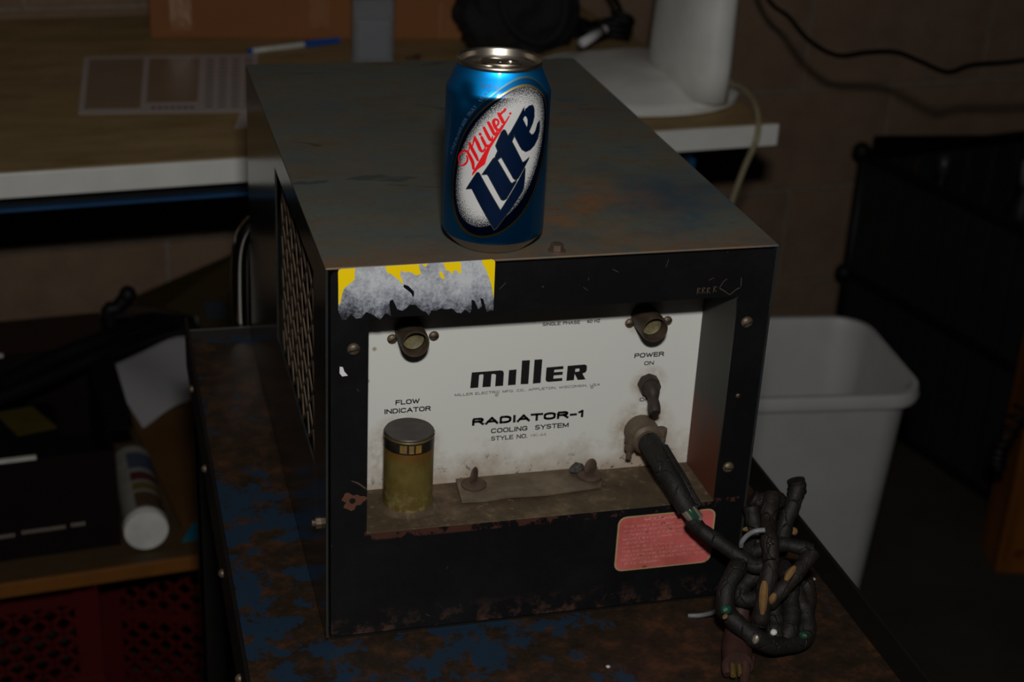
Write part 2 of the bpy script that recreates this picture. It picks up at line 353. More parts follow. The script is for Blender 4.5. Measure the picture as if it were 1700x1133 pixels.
def BM(): return bmesh.new()
def box(bm, x0, x1, y0, y1, z0, z1, bev=0.0, M=None):
    vs = [bm.verts.new((x, y, z)) for x in (x0, x1) for y in (y0, y1) for z in (z0, z1)]
    q = [(0, 1, 3, 2), (4, 6, 7, 5), (0, 4, 5, 1), (2, 3, 7, 6), (0, 2, 6, 4), (1, 5, 7, 3)]
    fs = [bm.faces.new([vs[i] for i in f]) for f in q]
    if M is not None: bmesh.ops.transform(bm, matrix=M, verts=vs)
    if bev:
        es = {e for f in fs for e in f.edges}
        bmesh.ops.bevel(bm, geom=list(es), offset=bev, segments=2, profile=0.5, affect='EDGES')
    return bm
def cyl(bm, p0, p1, r0, r1=None, n=24, caps=True):
    p0, p1 = Vector(p0), Vector(p1); r1 = r0 if r1 is None else r1
    d = (p1 - p0).normalized(); a = d.orthogonal().normalized(); b = d.cross(a)
    A = [bm.verts.new(p0 + r0 * (math.cos(2 * pi * i / n) * a + math.sin(2 * pi * i / n) * b)) for i in range(n)]
    B = [bm.verts.new(p1 + r1 * (math.cos(2 * pi * i / n) * a + math.sin(2 * pi * i / n) * b)) for i in range(n)]
    for i in range(n): bm.faces.new((A[i], A[(i + 1) % n], B[(i + 1) % n], B[i]))
    if caps: bm.faces.new(A[::-1]); bm.faces.new(B)
    return bm
def lathe(bm, prof, c0=(0, 0, 0), n=32, axis='Z', close=False):
    rings = []
    for r, z in prof:
        ring = []
        for i in range(n):
            t = 2 * pi * i / n; x, y = r * math.cos(t), r * math.sin(t)
            p = (x, y, z) if axis == 'Z' else (x, z, y)
            ring.append(bm.verts.new((c0[0] + p[0], c0[1] + p[1], c0[2] + p[2])))
        rings.append(ring)
    for a, b in zip(rings, rings[1:]):
        for i in range(n): bm.faces.new((a[i], a[(i + 1) % n], b[(i + 1) % n], b[i]))
    if close: bm.faces.new(rings[0][::-1]); bm.faces.new(rings[-1])
    bmesh.ops.recalc_face_normals(bm, faces=bm.faces)
    return bm
def spline(pts, seg=8):
    P = [Vector(p) for p in pts]; out = []
    for i in range(len(P) - 1):
        a = P[i - 1] if i else P[0] * 2 - P[1]; b, cc = P[i], P[i + 1]; d = P[i + 2] if i + 2 < len(P) else P[-1] * 2 - P[-2]
        for k in range(seg):
            t = k / seg
            out.append(0.5 * ((2 * b) + (cc - a) * t + (2 * a - 5 * b + 4 * cc - d) * t * t + (3 * b - a - 3 * cc + d) * t ** 3))
    out.append(P[-1]); return out
def tube(bm, pts, r, n=12, seg=6, smooth=True, rfun=None, ends=True):
    P = spline(pts, seg) if smooth else [Vector(p) for p in pts]
    N = len(P); prev = None; rings = []
    for i, p in enumerate(P):
        d = (P[min(i + 1, N - 1)] - P[max(i - 1, 0)]).normalized()
        if prev is None: a = d.orthogonal().normalized()
        else:
            a = prev - d * prev.dot(d); a = a.normalized() if a.length > 1e-6 else d.orthogonal().normalized()
        prev = a; b = d.cross(a)
        rr = rfun(i / (N - 1)) if rfun else r
        rings.append([bm.verts.new(p + rr * (math.cos(2 * pi * k / n) * a + math.sin(2 * pi * k / n) * b)) for k in range(n)])
    for A, B in zip(rings, rings[1:]):
        for k in range(n): bm.faces.new((A[k], A[(k + 1) % n], B[(k + 1) % n], B[k]))
    if ends: bm.faces.new(rings[0][::-1]); bm.faces.new(rings[-1])
    return bm
def fill_poly(loops):
    """2D loops (first outer, rest holes) -> verts, tris"""
    L = [[Vector((p[0], p[1], 0)) for p in lp] for lp in loops]
    tris = tessellate_polygon(L); flat = [v for lp in L for v in lp]
    return flat, tris
def poly2(bm, loops, fmap, slice_u=None):
    flat, tris = fill_poly(loops)
    b2 = bmesh.new(); vs = [b2.verts.new(v) for v in flat]
    for t in tris:
        try: b2.faces.new([vs[i] for i in t])
        except ValueError: pass
    if slice_u:
        xs = [v.x for v in flat]; x = math.ceil(min(xs) / slice_u) * slice_u
        while x < max(xs):
            bmesh.ops.bisect_plane(b2, geom=list(b2.verts) + list(b2.edges) + list(b2.faces), plane_co=(x, 0, 0), plane_no=(1, 0, 0)); x += slice_u
    mp = {}
    for v in b2.verts: mp[v] = bm.verts.new(fmap(v.co.x, v.co.y))
    for f in b2.faces:
        try: bm.faces.new([mp[v] for v in f.verts])
        except ValueError: pass
    b2.free(); return bm
def stroke(pts, ws):
    """variable width ribbon outline pieces (list of polygons) from a centre line"""
    P = [Vector((p[0], p[1])) for p in pts]; W = ws if isinstance(ws, (list, tuple)) else [ws] * len(P)
    P3 = spline([(p.x, p.y, 0) for p in P], 4); n = len(P3)
    def wd(i):
        t = i / (n - 1) * (len(W) - 1); k = min(int(t), len(W) - 2); return W[k] * (1 - (t - k)) + W[k + 1] * (t - k)
    Lf, Rt = [], []
    for i, p in enumerate(P3):
        d = (P3[min(i + 1, n - 1)] - P3[max(i - 1, 0)]).normalized(); nn = Vector((-d.y, d.x, 0)) * wd(i) / 2
        Lf.append(p + nn); Rt.append(p - nn)
    out = []
    for i in range(n - 1): out.append([(Lf[i].x, Lf[i].y), (Lf[i + 1].x, Lf[i + 1].y), (Rt[i + 1].x, Rt[i + 1].y), (Rt[i].x, Rt[i].y)])
    for p, ww in ((P3[0], wd(0)), (P3[-1], wd(n - 1))):
        out.append([(p.x + ww / 2 * math.cos(2 * pi * k / 10), p.y + ww / 2 * math.sin(2 * pi * k / 10)) for k in range(10)])
    return out
_tc = {}
def text_bm(s, bold=0.0):
    """lettering in the built-in font as 2D mesh, returned as (verts2d, faces, width, cap height)"""
    cu = bpy.data.curves.new('t', 'FONT'); cu.body = s; cu.size = 1; cu.offset = bold; cu.fill_mode = 'BOTH'; cu.resolution_u = 4
    o = bpy.data.objects.new('t', cu); COL.objects.link(o)
    dg = bpy.context.evaluated_depsgraph_get(); me = bpy.data.meshes.new_from_object(o.evaluated_get(dg))
    V = [(v.co.x, v.co.y) for v in me.vertices]; F = [tuple(p.vertices) for p in me.polygons]
    bpy.data.objects.remove(o); bpy.data.curves.remove(cu); bpy.data.meshes.remove(me)
    x0 = min(v[0] for v in V); x1 = max(v[0] for v in V)
    return [(v[0] - x0, v[1]) for v in V], F, x1 - x0
CAPH = 0.729
def text_on(bm, s, x0, x1, z0, cap, fmap, bold=0.0, tilt=0.0):
    V, F, wd = text_bm(s, bold); sx = (x1 - x0) / wd; sz = cap / CAPH
    vs = [bm.verts.new(fmap(x0 + v[0] * sx, z0 + v[1] * sz + v[0] * sx * tilt)) for v in V]
    for f in F: bm.faces.new([vs[i] for i in f])
    return bm

def _arc(cx, cy, rx, ry, a0, a1, n=8):
    return [(cx + rx * math.cos(math.radians(a0 + (a1 - a0) * k / n)), cy + ry * math.sin(math.radians(a0 + (a1 - a0) * k / n))) for k in range(n + 1)]
# plain extended capitals drawn as strokes: (advance width, list of centre lines) on a unit cap height
_O = _arc(.45, .74, .40, .26, 0, 180) + _arc(.45, .26, .40, .26, 180, 360) + [(.85, .74)]
GL = {
 'A': (.95, [[(0.04, 0), (.475, 1), (.91, 0)], [(.2, .34), (.75, .34)]]), 'C': (.88, [_arc(.45, .72, .40, .28, 25, 180) + _arc(.45, .28, .40, .28, 180, 335)]),
 'D': (.88, [[(.05, 0), (.05, 1), (.42, 1)] + _arc(.42, .62, .40, .38, 90, 0) + _arc(.42, .38, .40, .38, 0, -90) + [(.05, 0)]]),
 'E': (.78, [[(.74, 1), (.05, 1), (.05, 0), (.76, 0)], [(.05, .52), (.68, .52)]]), 'F': (.74, [[(.72, 1), (.05, 1), (.05, 0)], [(.05, .5), (.62, .5)]]),
 'G': (.92, [_arc(.45, .72, .40, .28, 25, 180) + _arc(.45, .28, .40, .28, 180, 320) + [(.86, .15), (.86, .46), (.52, .46)]]), 'H': (.88, [[(.05, 0), (.05, 1)], [(.83, 0), (.83, 1)], [(.05, .52), (.83, .52)]]),
 'I': (.14, [[(.07, 0), (.07, 1)]]), 'K': (.84, [[(.05, 0), (.05, 1)], [(.8, 1), (.05, .36)], [(.28, .55), (.82, 0)]]), 'L': (.72, [[(.05, 1), (.05, 0), (.70, 0)]]),
 'M': (1.0, [[(.05, 0), (.05, 1), (.5, .08), (.95, 1), (.95, 0)]]), 'N': (.88, [[(.05, 0), (.05, 1), (.83, 0), (.83, 1)]]), 'O': (.90, [_O]), '0': (.78, [[(x * .86, y) for x, y in _O]]),
 'P': (.80, [[(.05, 0), (.05, 1), (.55, 1)] + _arc(.55, .73, .22, .27, 90, -90) + [(.05, .46)]]), 'R': (.86, [[(.05, 0), (.05, 1), (.56, 1)] + _arc(.56, .75, .23, .25, 90, -90) + [(.05, .5)], [(.52, .5), (.82, 0)]]),
 'S': (.84, [_arc(.42, .75, .35, .25, 30, 180) + [(.10, .62), (.74, .40)] + _arc(.42, .25, .36, .25, 0, -160)]), 'T': (.82, [[(0, 1), (.82, 1)], [(.41, 1), (.41, 0)]]),
 'U': (.86, [[(.05, 1), (.05, .28)] + _arc(.43, .28, .38, .28, 180, 360) + [(.81, 1)]]), 'W': (1.2, [[(.03, 1), (.32, 0), (.6, .9), (.88, 0), (1.17, 1)]]), 'Y': (.84, [[(.02, 1), (.42, .45), (.82, 1)], [(.42, .45), (.42, 0)]]),
 'V': (.88, [[(.03, 1), (.44, 0), (.85, 1)]]), 'X': (.84, [[(.04, 0), (.8, 1)], [(.04, 1), (.8, 0)]]),
 'B': (.84, [[(.05, 0), (.05, 1), (.52, 1)] + _arc(.52, .76, .22, .24, 90, -90) + [(.05, .52)], [(.52, .52)] + _arc(.54, .26, .25, .26, 90, -90) + [(.05, 0)]]),
 'Z': (.80, [[(.05, 1), (.75, 1), (.05, 0), (.77, 0)]]), '6': (.78, [_arc(.39, .30, .34, .30, 150, -210) + [(.1, .6), (.5, 1)]]), '4': (.8, [[(.6, 0), (.6, 1), (.04, .28), (.78, .28)]]),
 '1': (.40, [[(.05, .78), (.28, 1), (.28, 0)]]), '-': (.5, [[(.05, .42), (.45, .42)]]), '.': (.16, [[(.07, 0), (.08, .04)]]), ',': (.18, [[(.09, .04), (.06, -.14)]]), ' ': (.42, [])}
def caps_on(bm, s, x0, x1, z0, cap, fmap, wt=0.12, gap=0.20):
    tot = sum(GL[ch][0] for ch in s) + gap * (len(s) - 1); sx = (x1 - x0) / tot; hw = wt * cap / 2; x = x0
    for ch in s:
        w_, lines = GL[ch]
        for ln in lines:
            P = [Vector((x + p[0] * sx, z0 + hw + p[1] * (cap - 2 * hw))) for p in ln]
            for i in range(len(P) - 1):
                a, b = P[i], P[i + 1]; d = b - a
                if d.length < 1e-7: continue
                d.normalize(); nn = Vector((-d.y, d.x)) * hw
                ea = d * hw * (1.0 if i == 0 else 0.0); eb = d * hw * (1.0 if i == len(P) - 2 else 0.0)
                if len(ln) > 4 and i not in (0, len(P) - 2): ea = eb = d * hw * 0.35
                elif i: ea = d * hw * 0.6
                if i < len(P) - 2 and len(ln) <= 4: eb = d * hw * 0.6
                q = [a - ea + nn, b + eb + nn, b + eb - nn, a - ea - nn]
                bm.faces.new([bm.verts.new(fmap(v.x, v.y)) for v in q])
        x += (w_ + gap) * sx
    return bm

# ------------------------------------------------------------------ the setting (room frame: u along the bench, v towards the wall)
bm = BM(); box(bm, -2.6, 3.2, -4.2, 1.4, -0.05, 0.0)
floor = struct('floor', bm, FLOOR)
bm = BM(); box(bm, -2.6, 3.2, 0.762, 0.90, 0.0, 2.6)
wall = struct('wall_back', bm, MORTAR)
bw, bh, jt = 0.4064, 0.2032, 0.009
proto = None; cnt = 0
for row in range(0, 12):
    off = 1.3035 + (0.2032 if row % 2 else 0.0)
    for k in range(-10, 5):
        u0 = off + k * bw + jt / 2
        if u0 < -2.6 or u0 + bw > 3.2: continue
        if row > 6 and cnt > 290: continue
        if proto is None:
            b = BM(); box(b, 0, bw - jt, -0.018, 0.0, 0, bh - jt, 0.002); proto = mesh_obj('block', b, BLOCK); o = proto
        else:
            o = proto.copy(); COL.objects.link(o)
        o.parent = wall
        o.matrix_world = ROOM @ Matrix.Translation((u0, 0.775, row * bh + jt / 2 - 0.002)); cnt += 1

# ------------------------------------------------------------------ workbench
wb = thing('workbench', 'long brown-topped workbench with a white front edge against the block wall', 'workbench', (0, 0, 0), frame=ROOM)
bm = BM(); box(bm, -1.5, 1.008, 0.004, 0.743, 0.769, 0.800, 0.001); part('worktop', bm, BENCH, wb, 'l')
bm = BM(); box(bm, -1.5, 1.012, -0.002, 0.004, 0.7695, 0.7995, 0.001); part('edge_strip', bm, BENCH_EDGE, wb, 'l', label='white edge strip')
bm = BM(); box(bm, -1.4, 0.90, 0.030, 0.065, 0.741, 0.7445); part('front_rail', bm, BLUE_STEEL, wb, 'l', label='blue steel rail')
bm = BM(); box(bm, -1.4, 0.90, 0.04, 0.065, 0.7447, 0.769); part('dark_gap_strip', bm, BLACKP, wb, 'l')  # black strip added as the shaded gap between rail and worktop
for u in (-1.35, 0.885):
    for v in (0.046, 0.68):
        bm = BM(); box(bm, u, u + 0.030, v, v + 0.030, 0, 0.741); part('leg', bm, BLUE_STEEL, wb, 'l')

sh = thing('wooden_shelf', 'low plywood shelf board with an orange front edge below the workbench', 'shelf', (0, 0, 0), frame=ROOM)
bm = BM(); box(bm, -1.30, 0.60, -0.078, 0.62, 0.281, 0.300); part('board', bm, WOODSHELF, sh, 'l')
bm = BM(); box(bm, -1.30, 0.60, -0.084, -0.078, 0.2805, 0.3005, 0.001); part('front_edge', bm, ORANGE_EDGE, sh, 'l')
for u in (-1.28, 0.54):
    for v in (0.12, 0.60):
        bm = BM(); box(bm, u, u + 0.035, v, v + 0.035, 0, 0.281); part('leg', bm, WOODSHELF, sh, 'l')

# ------------------------------------------------------------------ cart
ct = thing('tool_cart', 'rusty steel cart with flaking blue paint carrying the cooler', 'cart', (0.16, 0.1, 0))
ZT = 0.755
X0, X1, Y0, Y1 = -0.058, 0.380, -0.30, 0.516
bm = BM(); box(bm, X0, X1, Y0, Y1, ZT - 0.003, ZT); part('tray', bm, CARTM, ct)
for nm, a in (('lip', (X0 - 0.003, X0, Y0, Y1, ZT - 0.03, ZT + 0.024)), ('lip', (X1, X1 + 0.003, Y0, Y1, ZT - 0.03, ZT + 0.024)),
              ('lip', (X0 - 0.003, X1 + 0.003, Y1, Y1 + 0.003, ZT - 0.03, ZT + 0.010)), ('lip', (X0 - 0.003, X1 + 0.003, Y0 - 0.003, Y0, ZT - 0.03, ZT + 0.024))):
    bm = BM(); box(bm, *a, 0.0008); part(nm, bm, CART_DARK, ct)
for y in (-0.14, -0.02, 0.11, 0.27, 0.42):
    bm = BM(); bmesh.ops.create_uvsphere(bm, u_segments=12, v_segments=6, radius=0.0035, matrix=Matrix.Translation((X0 - 0.0035, y, ZT - 0.006))); part('rivet', bm, OLD_SCREW, ct, smooth=True)
for x in (X0, X1 - 0.022):
    for y in (Y0 + 0.01, Y1 - 0.04):
        bm = BM(); box(bm, x, x + 0.022, y, y + 0.003, 0.09, ZT - 0.003); box(bm, x if x < 0 else x + 0.019, x + 0.003 if x < 0 else x + 0.022, y, y + 0.022, 0.09, ZT - 0.003); part('leg', bm, CART_DARK, ct)
        bm = BM(); cyl(bm, (x + 0.002, y + 0.011, 0.04), (x + 0.022, y + 0.011, 0.04), 0.04, n=24); cyl(bm, (x + .011, y + .011, .07), (x + .011, y + .011, .095), 0.009); part('caster', bm, BLACKP, ct, smooth=True)
bm = BM(); box(bm, X0 + 0.003, X1 - 0.003, Y0 + 0.02, Y1 - 0.05, 0.16, 0.163); part('lower_tray', bm, CARTM, ct)
bm = BM(); tube(bm, [(-0.006, 0.528, 0.735), (-0.006, 0.530, 0.80), (-0.004, 0.531, 0.840), (0.004, 0.531, 0.862), (0.018, 0.531, 0.871), (0.045, 0.531, 0.873), (0.27, 0.531, 0.873), (0.298, 0.531, 0.866), (0.306, 0.531, 0.84), (0.308, 0.53, 0.80), (0.308, 0.528, 0.735)], 0.0085, 14, 6)
part('push_handle', bm, CHROME, ct, smooth=True, label='chrome tubular handle')

# ------------------------------------------------------------------ the cooler
W, H, D = 0.3038, 0.2814, 0.4804
cu = thing('cooling_unit', 'boxy welding water cooler, black front frame around a recessed white panel', 'cooler', (0, 0, ZT))
zt = ZT + H; zb = ZT + 0.0045; th = 0.0016
bm = BM(); box(bm, 0, W, 0.0002, D, zt - th, zt, 0.0007); part('top_sheet', bm, SHELL_TOP, cu)
# left side sheet with an opening for the vent
vy0, vy1, vz0, vz1 = 0.053, 0.268, 0.867, 1.0125
bm = BM()
for a in ((0, th, 0.0002, vy0, zb, zt - th), (0, th, vy1, D, zb, zt - th), (0, th, vy0, vy1, zb, vz0), (0, th, vy0, vy1, vz1, zt - th)): box(bm, *a)
part('left_sheet', bm, SHELL_SIDE, cu)
bm = BM(); box(bm, W - th, W, 0.0002, D, zb, zt - th); part('right_sheet', bm, SHELL_SIDE, cu)
bm = BM(); box(bm, th, W - th, D - th, D, zb, zt - th); part('rear_sheet', bm, SHELL_SIDE, cu)
bm = BM(); box(bm, 0.004, W - 0.004, 0.004, D - 0.004, ZT, zb, 0.0005); part('base_pan', bm, CART_DARK, cu)
# expanded metal grille (diamond strands)
bm = BM(); ny, nz = 8, 6; sy = 0.0285; sz = 0.0273
for j in range(2 * nz):
    for i in range(ny):
        for s in (1, -1):
            yA = vy0 - 0.005 + i * sy + (sy / 2 if j % 2 else 0); zA = vz0 - 0.005 + j * sz / 2
            yB = yA + s * sy / 2; zB = zA + sz / 2
            if yB > vy1 + 0.006 or zB > vz1 + 0.006 or yB < vy0 - 0.008: continue
            a = Vector((0.0042 if j % 2 else 0.0034, yA, zA)); b = Vector((0.0034 if j % 2 else 0.0042, yB, zB))
            d = (b - a).normalized(); nrm = Vector((1, 0, 0)); sd = d.cross(nrm) * 0.00075
            t1 = Vector((0.0006, 0, 0)) * 1
            q = [a + sd - t1, b + sd - t1, b - sd - t1 * .2, a - sd - t1 * .2, a + sd + t1, b + sd + t1, b - sd + t1, a - sd + t1]
            v = [bm.verts.new(p) for p in q]
            for f in ((0, 1, 2, 3), (7, 6, 5, 4), (0, 4, 5, 1), (2, 6, 7, 3), (0, 3, 7, 4), (1, 5, 6, 2)): bm.faces.new([v[k] for k in f])
GRILLE = basic('brown_expanded_metal', c(96, 80, 62), 0.55, 0.2, scale=90, dark=c(66, 52, 40))
part('vent_grille', bm, GRILLE, cu, label='brown expanded-metal vent grille')
bm = BM(); box(bm, 0.0215, 0.0225, vy0 - 0.03, vy1 + 0.03, vz0 - 0.03, vz1 + 0.015); part('vent_dark_sheet', bm, BLACKP, cu)  # black sheet added behind the grille so its holes look dark inside
# front frame: ring with the opening
ox0, ox1, oz0, oz1 = 0.0275, 0.2785, 0.8410, 1.0005
fy = 0.0
def ring_prism(bm, outer, inner, y0, y1):
    flat, tris = fill_poly([outer, inner])
    A = [bm.verts.new((v.x, y0, v.y)) for v in flat]; B = [bm.verts.new((v.x, y1, v.y)) for v in flat]
    for t in tris:
        bm.faces.new([A[i] for i in t]); bm.faces.new([B[i] for i in t][::-1])
    k = 0
    for lp in (outer, inner):
        n = len(lp)
        for i in range(n):
            a, b = k + i, k + (i + 1) % n; bm.faces.new((A[a], A[b], B[b], B[a]))
        k += n
    bmesh.ops.recalc_face_normals(bm, faces=bm.faces)
def rrect(x0, x1, z0, z1, r, n=4):
    out = []
    for cx, cz, a0 in ((x1 - r, z1 - r, 0), (x0 + r, z1 - r, 90), (x0 + r, z0 + r, 180), (x1 - r, z0 + r, 270)):
        for k in range(n + 1):
            t = math.radians(a0 + 90 * k / n); out.append((cx + r * math.cos(t), cz + r * math.sin(t)))
    return out
bm = BM(); ring_prism(bm, rrect(0.0032, W - 0.0022, zb + 0.001, zt - 0.0026, 0.004), rrect(ox0, ox1, oz0, oz1, 0.0012, 2)[::-1], 0.0, 0.0018)
part('front_frame', bm, BLACK_FRAME, cu)
# dark inner gap between sheet and frame, and the recess box
RB = 0.057
bm = BM(); box(bm, ox0 - 0.0016, ox0, 0.0018, RB, oz0, oz1); part('recess_wall', bm, RECESS, cu)
bm = BM(); box(bm, ox1, ox1 + 0.0016, 0.0018, RB, oz0, oz1); part('recess_wall', bm, RECESS, cu)
bm = BM(); box(bm, ox0, ox1, 0.0018, RB, oz1, oz1 + 0.0016); part('recess_wall', bm, RECESS, cu)
bm = BM(); box(bm, ox0 + 0.0002, ox1 - 0.0002, 0.0004, RB, oz0 - 0.0012, oz0 + 0.0006, 0.0003); part('ledge', bm, DUSTY, cu, label='dusty brown ledge')
bm = BM(); box(bm, ox0 - 0.0016, ox1 + 0.0016, RB, RB + 0.0016, oz0 - 0.003, oz1 + 0.002); pnl = part('name_panel', bm, PANEL, cu, label='white enamel name panel')
PF = lambda x, z: (x, RB - 0.00015, z)

# printed lettering on the panel
def PTXT(s, x0, x1, z0, cap, bold=0.0, mat=INK):
    bm = BM(); caps_on(bm, s, x0, x1, z0, cap, PF, bold); part('lettering', bm, mat, pnl)
def span(a): return a[0][0], a[1][0], (a[0][1] + a[1][1]) / 2
x0, x1, z0 = span([(0.099,0.911),(0.2055,0.9111)]); PTXT('MILLER ELECTRIC MFG. CO., APPLETON, WISCONSIN, USA', x0, x1, z0, 0.0020, 0.15)
x0, x1, z0 = span([(0.1127,0.8865),(0.1948,0.8866)]); PTXT('RADIATOR-1', x0, x1, z0, 0.0061, 0.30)
x0, x1, z0 = span([(0.1266,0.8793),(0.1839,0.8792)]); PTXT('COOLING  SYSTEM', x0, x1, z0, 0.0039, 0.20)
x0, x1, z0 = span([(0.1268,0.8731),(0.1536,0.8733)]); PTXT('STYLE NO.', x0, x1, z0, 0.0035, 0.18)
x0, x1, z0 = span([(0.1563,0.8736),(0.1675,0.8737)]); PTXT('HK-44', x0, x1, z0, 0.0026, 0.13, RUST_INK)
x0, x1, z0 = span([(0.0571,0.9076),(0.0737,0.9078)]); PTXT('FLOW', x0, x1, z0, 0.0038, 0.21)
x0, x1, z0 = span([(0.0494,0.9012),(0.0818,0.9012)]); PTXT('INDICATOR', x0, x1, z0, 0.0038, 0.21)
x0, x1, z0 = span([(0.2299,0.931),(0.252,0.9312)]); PTXT('POWER', x0, x1, z0, 0.0037, 0.21)
x0, x1, z0 = span([(0.2378,0.9248),(0.2449,0.9248)]); PTXT('ON', x0, x1, z0, 0.0031, 0.20)
x0, x1, z0 = span([(0.2368,0.8956),(0.2476,0.8957)]); PTXT('OFF', x0, x1, z0, 0.0031, 0.20)
x0, x1, z0 = span([(0.1599,0.9609),(0.187,0.961)]); PTXT('SINGLE PHASE', x0, x1, z0, 0.0026, 0.18)
x0, x1, z0 = span([(0.1923,0.961),(0.2017,0.9611)]); PTXT('60 HZ', x0, x1, z0, 0.0026, 0.18)
LOGO = [
 [[(0.1098,0.9166),(0.1105,0.9288),(0.1309,0.9289),(0.1325,0.9286),(0.1334,0.9277),(0.1337,0.926),(0.1336,0.9167),(0.1278,0.9166),(0.128,0.9256),(0.1272,0.9263),(0.1253,0.9265),(0.1248,0.9261),(0.1245,0.9166),(0.1186,0.9167),(0.119,0.926),(0.1184,0.9268),(0.1165,0.9267),(0.1159,0.9263),(0.1156,0.9166)]],
 [[(0.1371,0.9167),(0.1373,0.9286),(0.1428,0.9288),(0.1427,0.9167)]],
 [[(0.1463,0.9168),(0.1464,0.9354),(0.1522,0.9353),(0.152,0.9166)]],
 [[(0.1553,0.9166),(0.1555,0.9354),(0.1612,0.9353),(0.161,0.9167)]],
 [[(0.1646,0.9286),(0.1771,0.9288),(0.1771,0.9264),(0.1706,0.9263),(0.1704,0.9244),(0.1769,0.9244),(0.1769,0.9219),(0.1704,0.9219),(0.1702,0.9194),(0.1769,0.9194),(0.1769,0.9171),(0.1667,0.917),(0.1652,0.9176),(0.1645,0.919)]],
 [[(0.1802,0.9287),(0.1924,0.9289),(0.1938,0.9285),(0.1946,0.9275),(0.1947,0.9243),(0.1939,0.9225),(0.1916,0.9218),(0.1943,0.9169),(0.1885,0.9169),(0.1858,0.922),(0.1856,0.917),(0.18,0.9169)],
  [(0.1861,0.9259),(0.1887,0.926),(0.1893,0.9255),(0.1892,0.924),(0.1886,0.9236),(0.1861,0.9235)]]]
for lp in LOGO:
    bm = BM(); poly2(bm, lp, PF); part('lettering', bm, INK, pnl)
bm = BM(); lathe(bm, [(0.0007, 0), (0.0011, 0)], (0.1996, RB - 0.0002, 0.9103), 16, 'Y'); part('trademark_ring', bm, INK, pnl)

# screws with a slot
def dome_screw(x, y, z, r, parent, mat=OLD_SCREW, name='screw'):
    bm = BM(); lathe(bm, [(r, 0), (r * 0.97, -r * 0.22), (r * 0.72, -r * 0.46), (r * 0.35, -r * 0.58), (0.0001, -r * 0.6)], (x, y, z), 20, 'Y')
    s = part(name, bm, mat, parent, smooth=True, angle=60)
    bm = BM(); a = random.uniform(-.6, .6); box(bm, -r * .8, r * .8, -r * .66, -r * .38, -r * .09, r * .09, M=Matrix.Translation((x, y, z)) @ Matrix.Rotation(a, 4, 'Y')); part('slot', bm, BAND, s)
    return s
for (x, z) in ((0.0179, 0.980), (0.287, 0.981), (0.2862, 0.8682)): dome_screw(x, 0.0, z, 0.0042, cu)
for (x, z) in ((0.0538, 0.9585), (0.0827, 0.9588), (0.2240, 0.9590), (0.2522, 0.9590)): dome_screw(x, RB, z, 0.0036, cu)
dome_screw(0.287, 0.0, 0.925, 0.0017, cu)
bm = BM(); cyl(bm, (0.0, 0.0258, 0.8377), (-0.0035, 0.0258, 0.8377), 0.0042, n=6); cyl(bm, (-0.0035, 0.0258, 0.8377), (-0.006, 0.0258, 0.8377), 0.0024, n=10); part('side_bolt', bm, OLD_SCREW, cu)
bm = BM(); cyl(bm, (W, 0.028, 0.846), (W + 0.004, 0.028, 0.846), 0.0042, n=6); part('side_bolt', bm, OLD_SCREW, cu)
bm = BM(); cyl(bm, (0.1518, 0.0095, zt), (0.1518, 0.0095, zt + 0.0008), 0.0058, n=24); w_ = part('washer', bm, RUSTY, cu)
bm = BM(); cyl(bm, (0.1518, 0.0095, zt + 0.0008), (0.1518, 0.0095, zt + 0.0050), 0.0046, 0.0042, n=6); part('top_bolt', bm, RUSTY, cu)
# rust-exposed screw hole
bm = BM(); pts = []
for k in range(26):
    t = 2 * pi * k / 26; r = 0.0074 * (1 + 0.25 * math.sin(3 * t + 1) + 0.14 * math.sin(7 * t)); pts.append((0.0180 + r * math.cos(t), 0.8680 + 0.8 * r * math.sin(t)))
poly2(bm, [pts], lambda x, z: (x, -0.00015, z)); part('rust_patch', bm, basic('orange_rust', c(92, 54, 34), 0.8, scale=120), cu)
bm = BM(); cyl(bm, (0.0177, -0.0003, 0.8682), (0.0177, 0.0, 0.8682), 0.0021, n=20); part('screw_hole', bm, BAND, cu)
bm = BM()
for q in stroke([(0.0170, 0.8836), (0.0215, 0.8812), (0.0268, 0.8765)], [0.0008, 0.0013, 0.0012]): poly2(bm, [q], lambda x, z: (x, -0.0002, z))
part('scratch', bm, RUSTY, cu)
bm = BM(); poly2(bm, [[(0.009,0.9683),(0.011,0.9679),(0.012,0.9646),(0.0143,0.9615),(0.0106,0.9612),(0.0089,0.9636)]], lambda x, z: (x, -0.0002, z)); part('label_scrap', bm, PAPER, cu)
random.seed(5)
bm = BM()
def scratch(pts, ww):
    for q in stroke(pts, ww): poly2(bm, [q], lambda x, z: (x, -0.00012, z))
scratch([(0.2640, 1.0075), (0.2665, 1.0120), (0.2690, 1.0140)], 0.0005); scratch([(0.2640, 1.0075), (0.2680, 1.0050), (0.2720, 1.0020)], 0.0006)
scratch([(0.2720, 1.002), (0.2760, 1.0055), (0.2790, 1.0070)], 0.0006); scratch([(0.2790, 1.0140), (0.2795, 1.0080)], 0.0005)
for (x, z) in ((0.2485, 1.0065), (0.2520, 1.0066), (0.2555, 1.0063), (0.2600, 1.0070)):
    scratch([(x, z - 0.0025), (x, z + 0.002)], 0.0005); scratch([(x, z + 0.002), (x + 0.0018, z + 0.0015), (x + 0.0003, z), (x + 0.0022, z - 0.002)], 0.0004)
for k in range(16):
    x = random.uniform(0.03, 0.29); z = random.choice([random.uniform(1.003, 1.03), random.uniform(0.765, 0.825)]); a = random.uniform(0, pi); l = random.uniform(0.001, 0.006)
    scratch([(x, z), (x + l * math.cos(a), z + l * math.sin(a))], 0.00035)
part('scratches', bm, RUSTY, cu, kind='stuff')

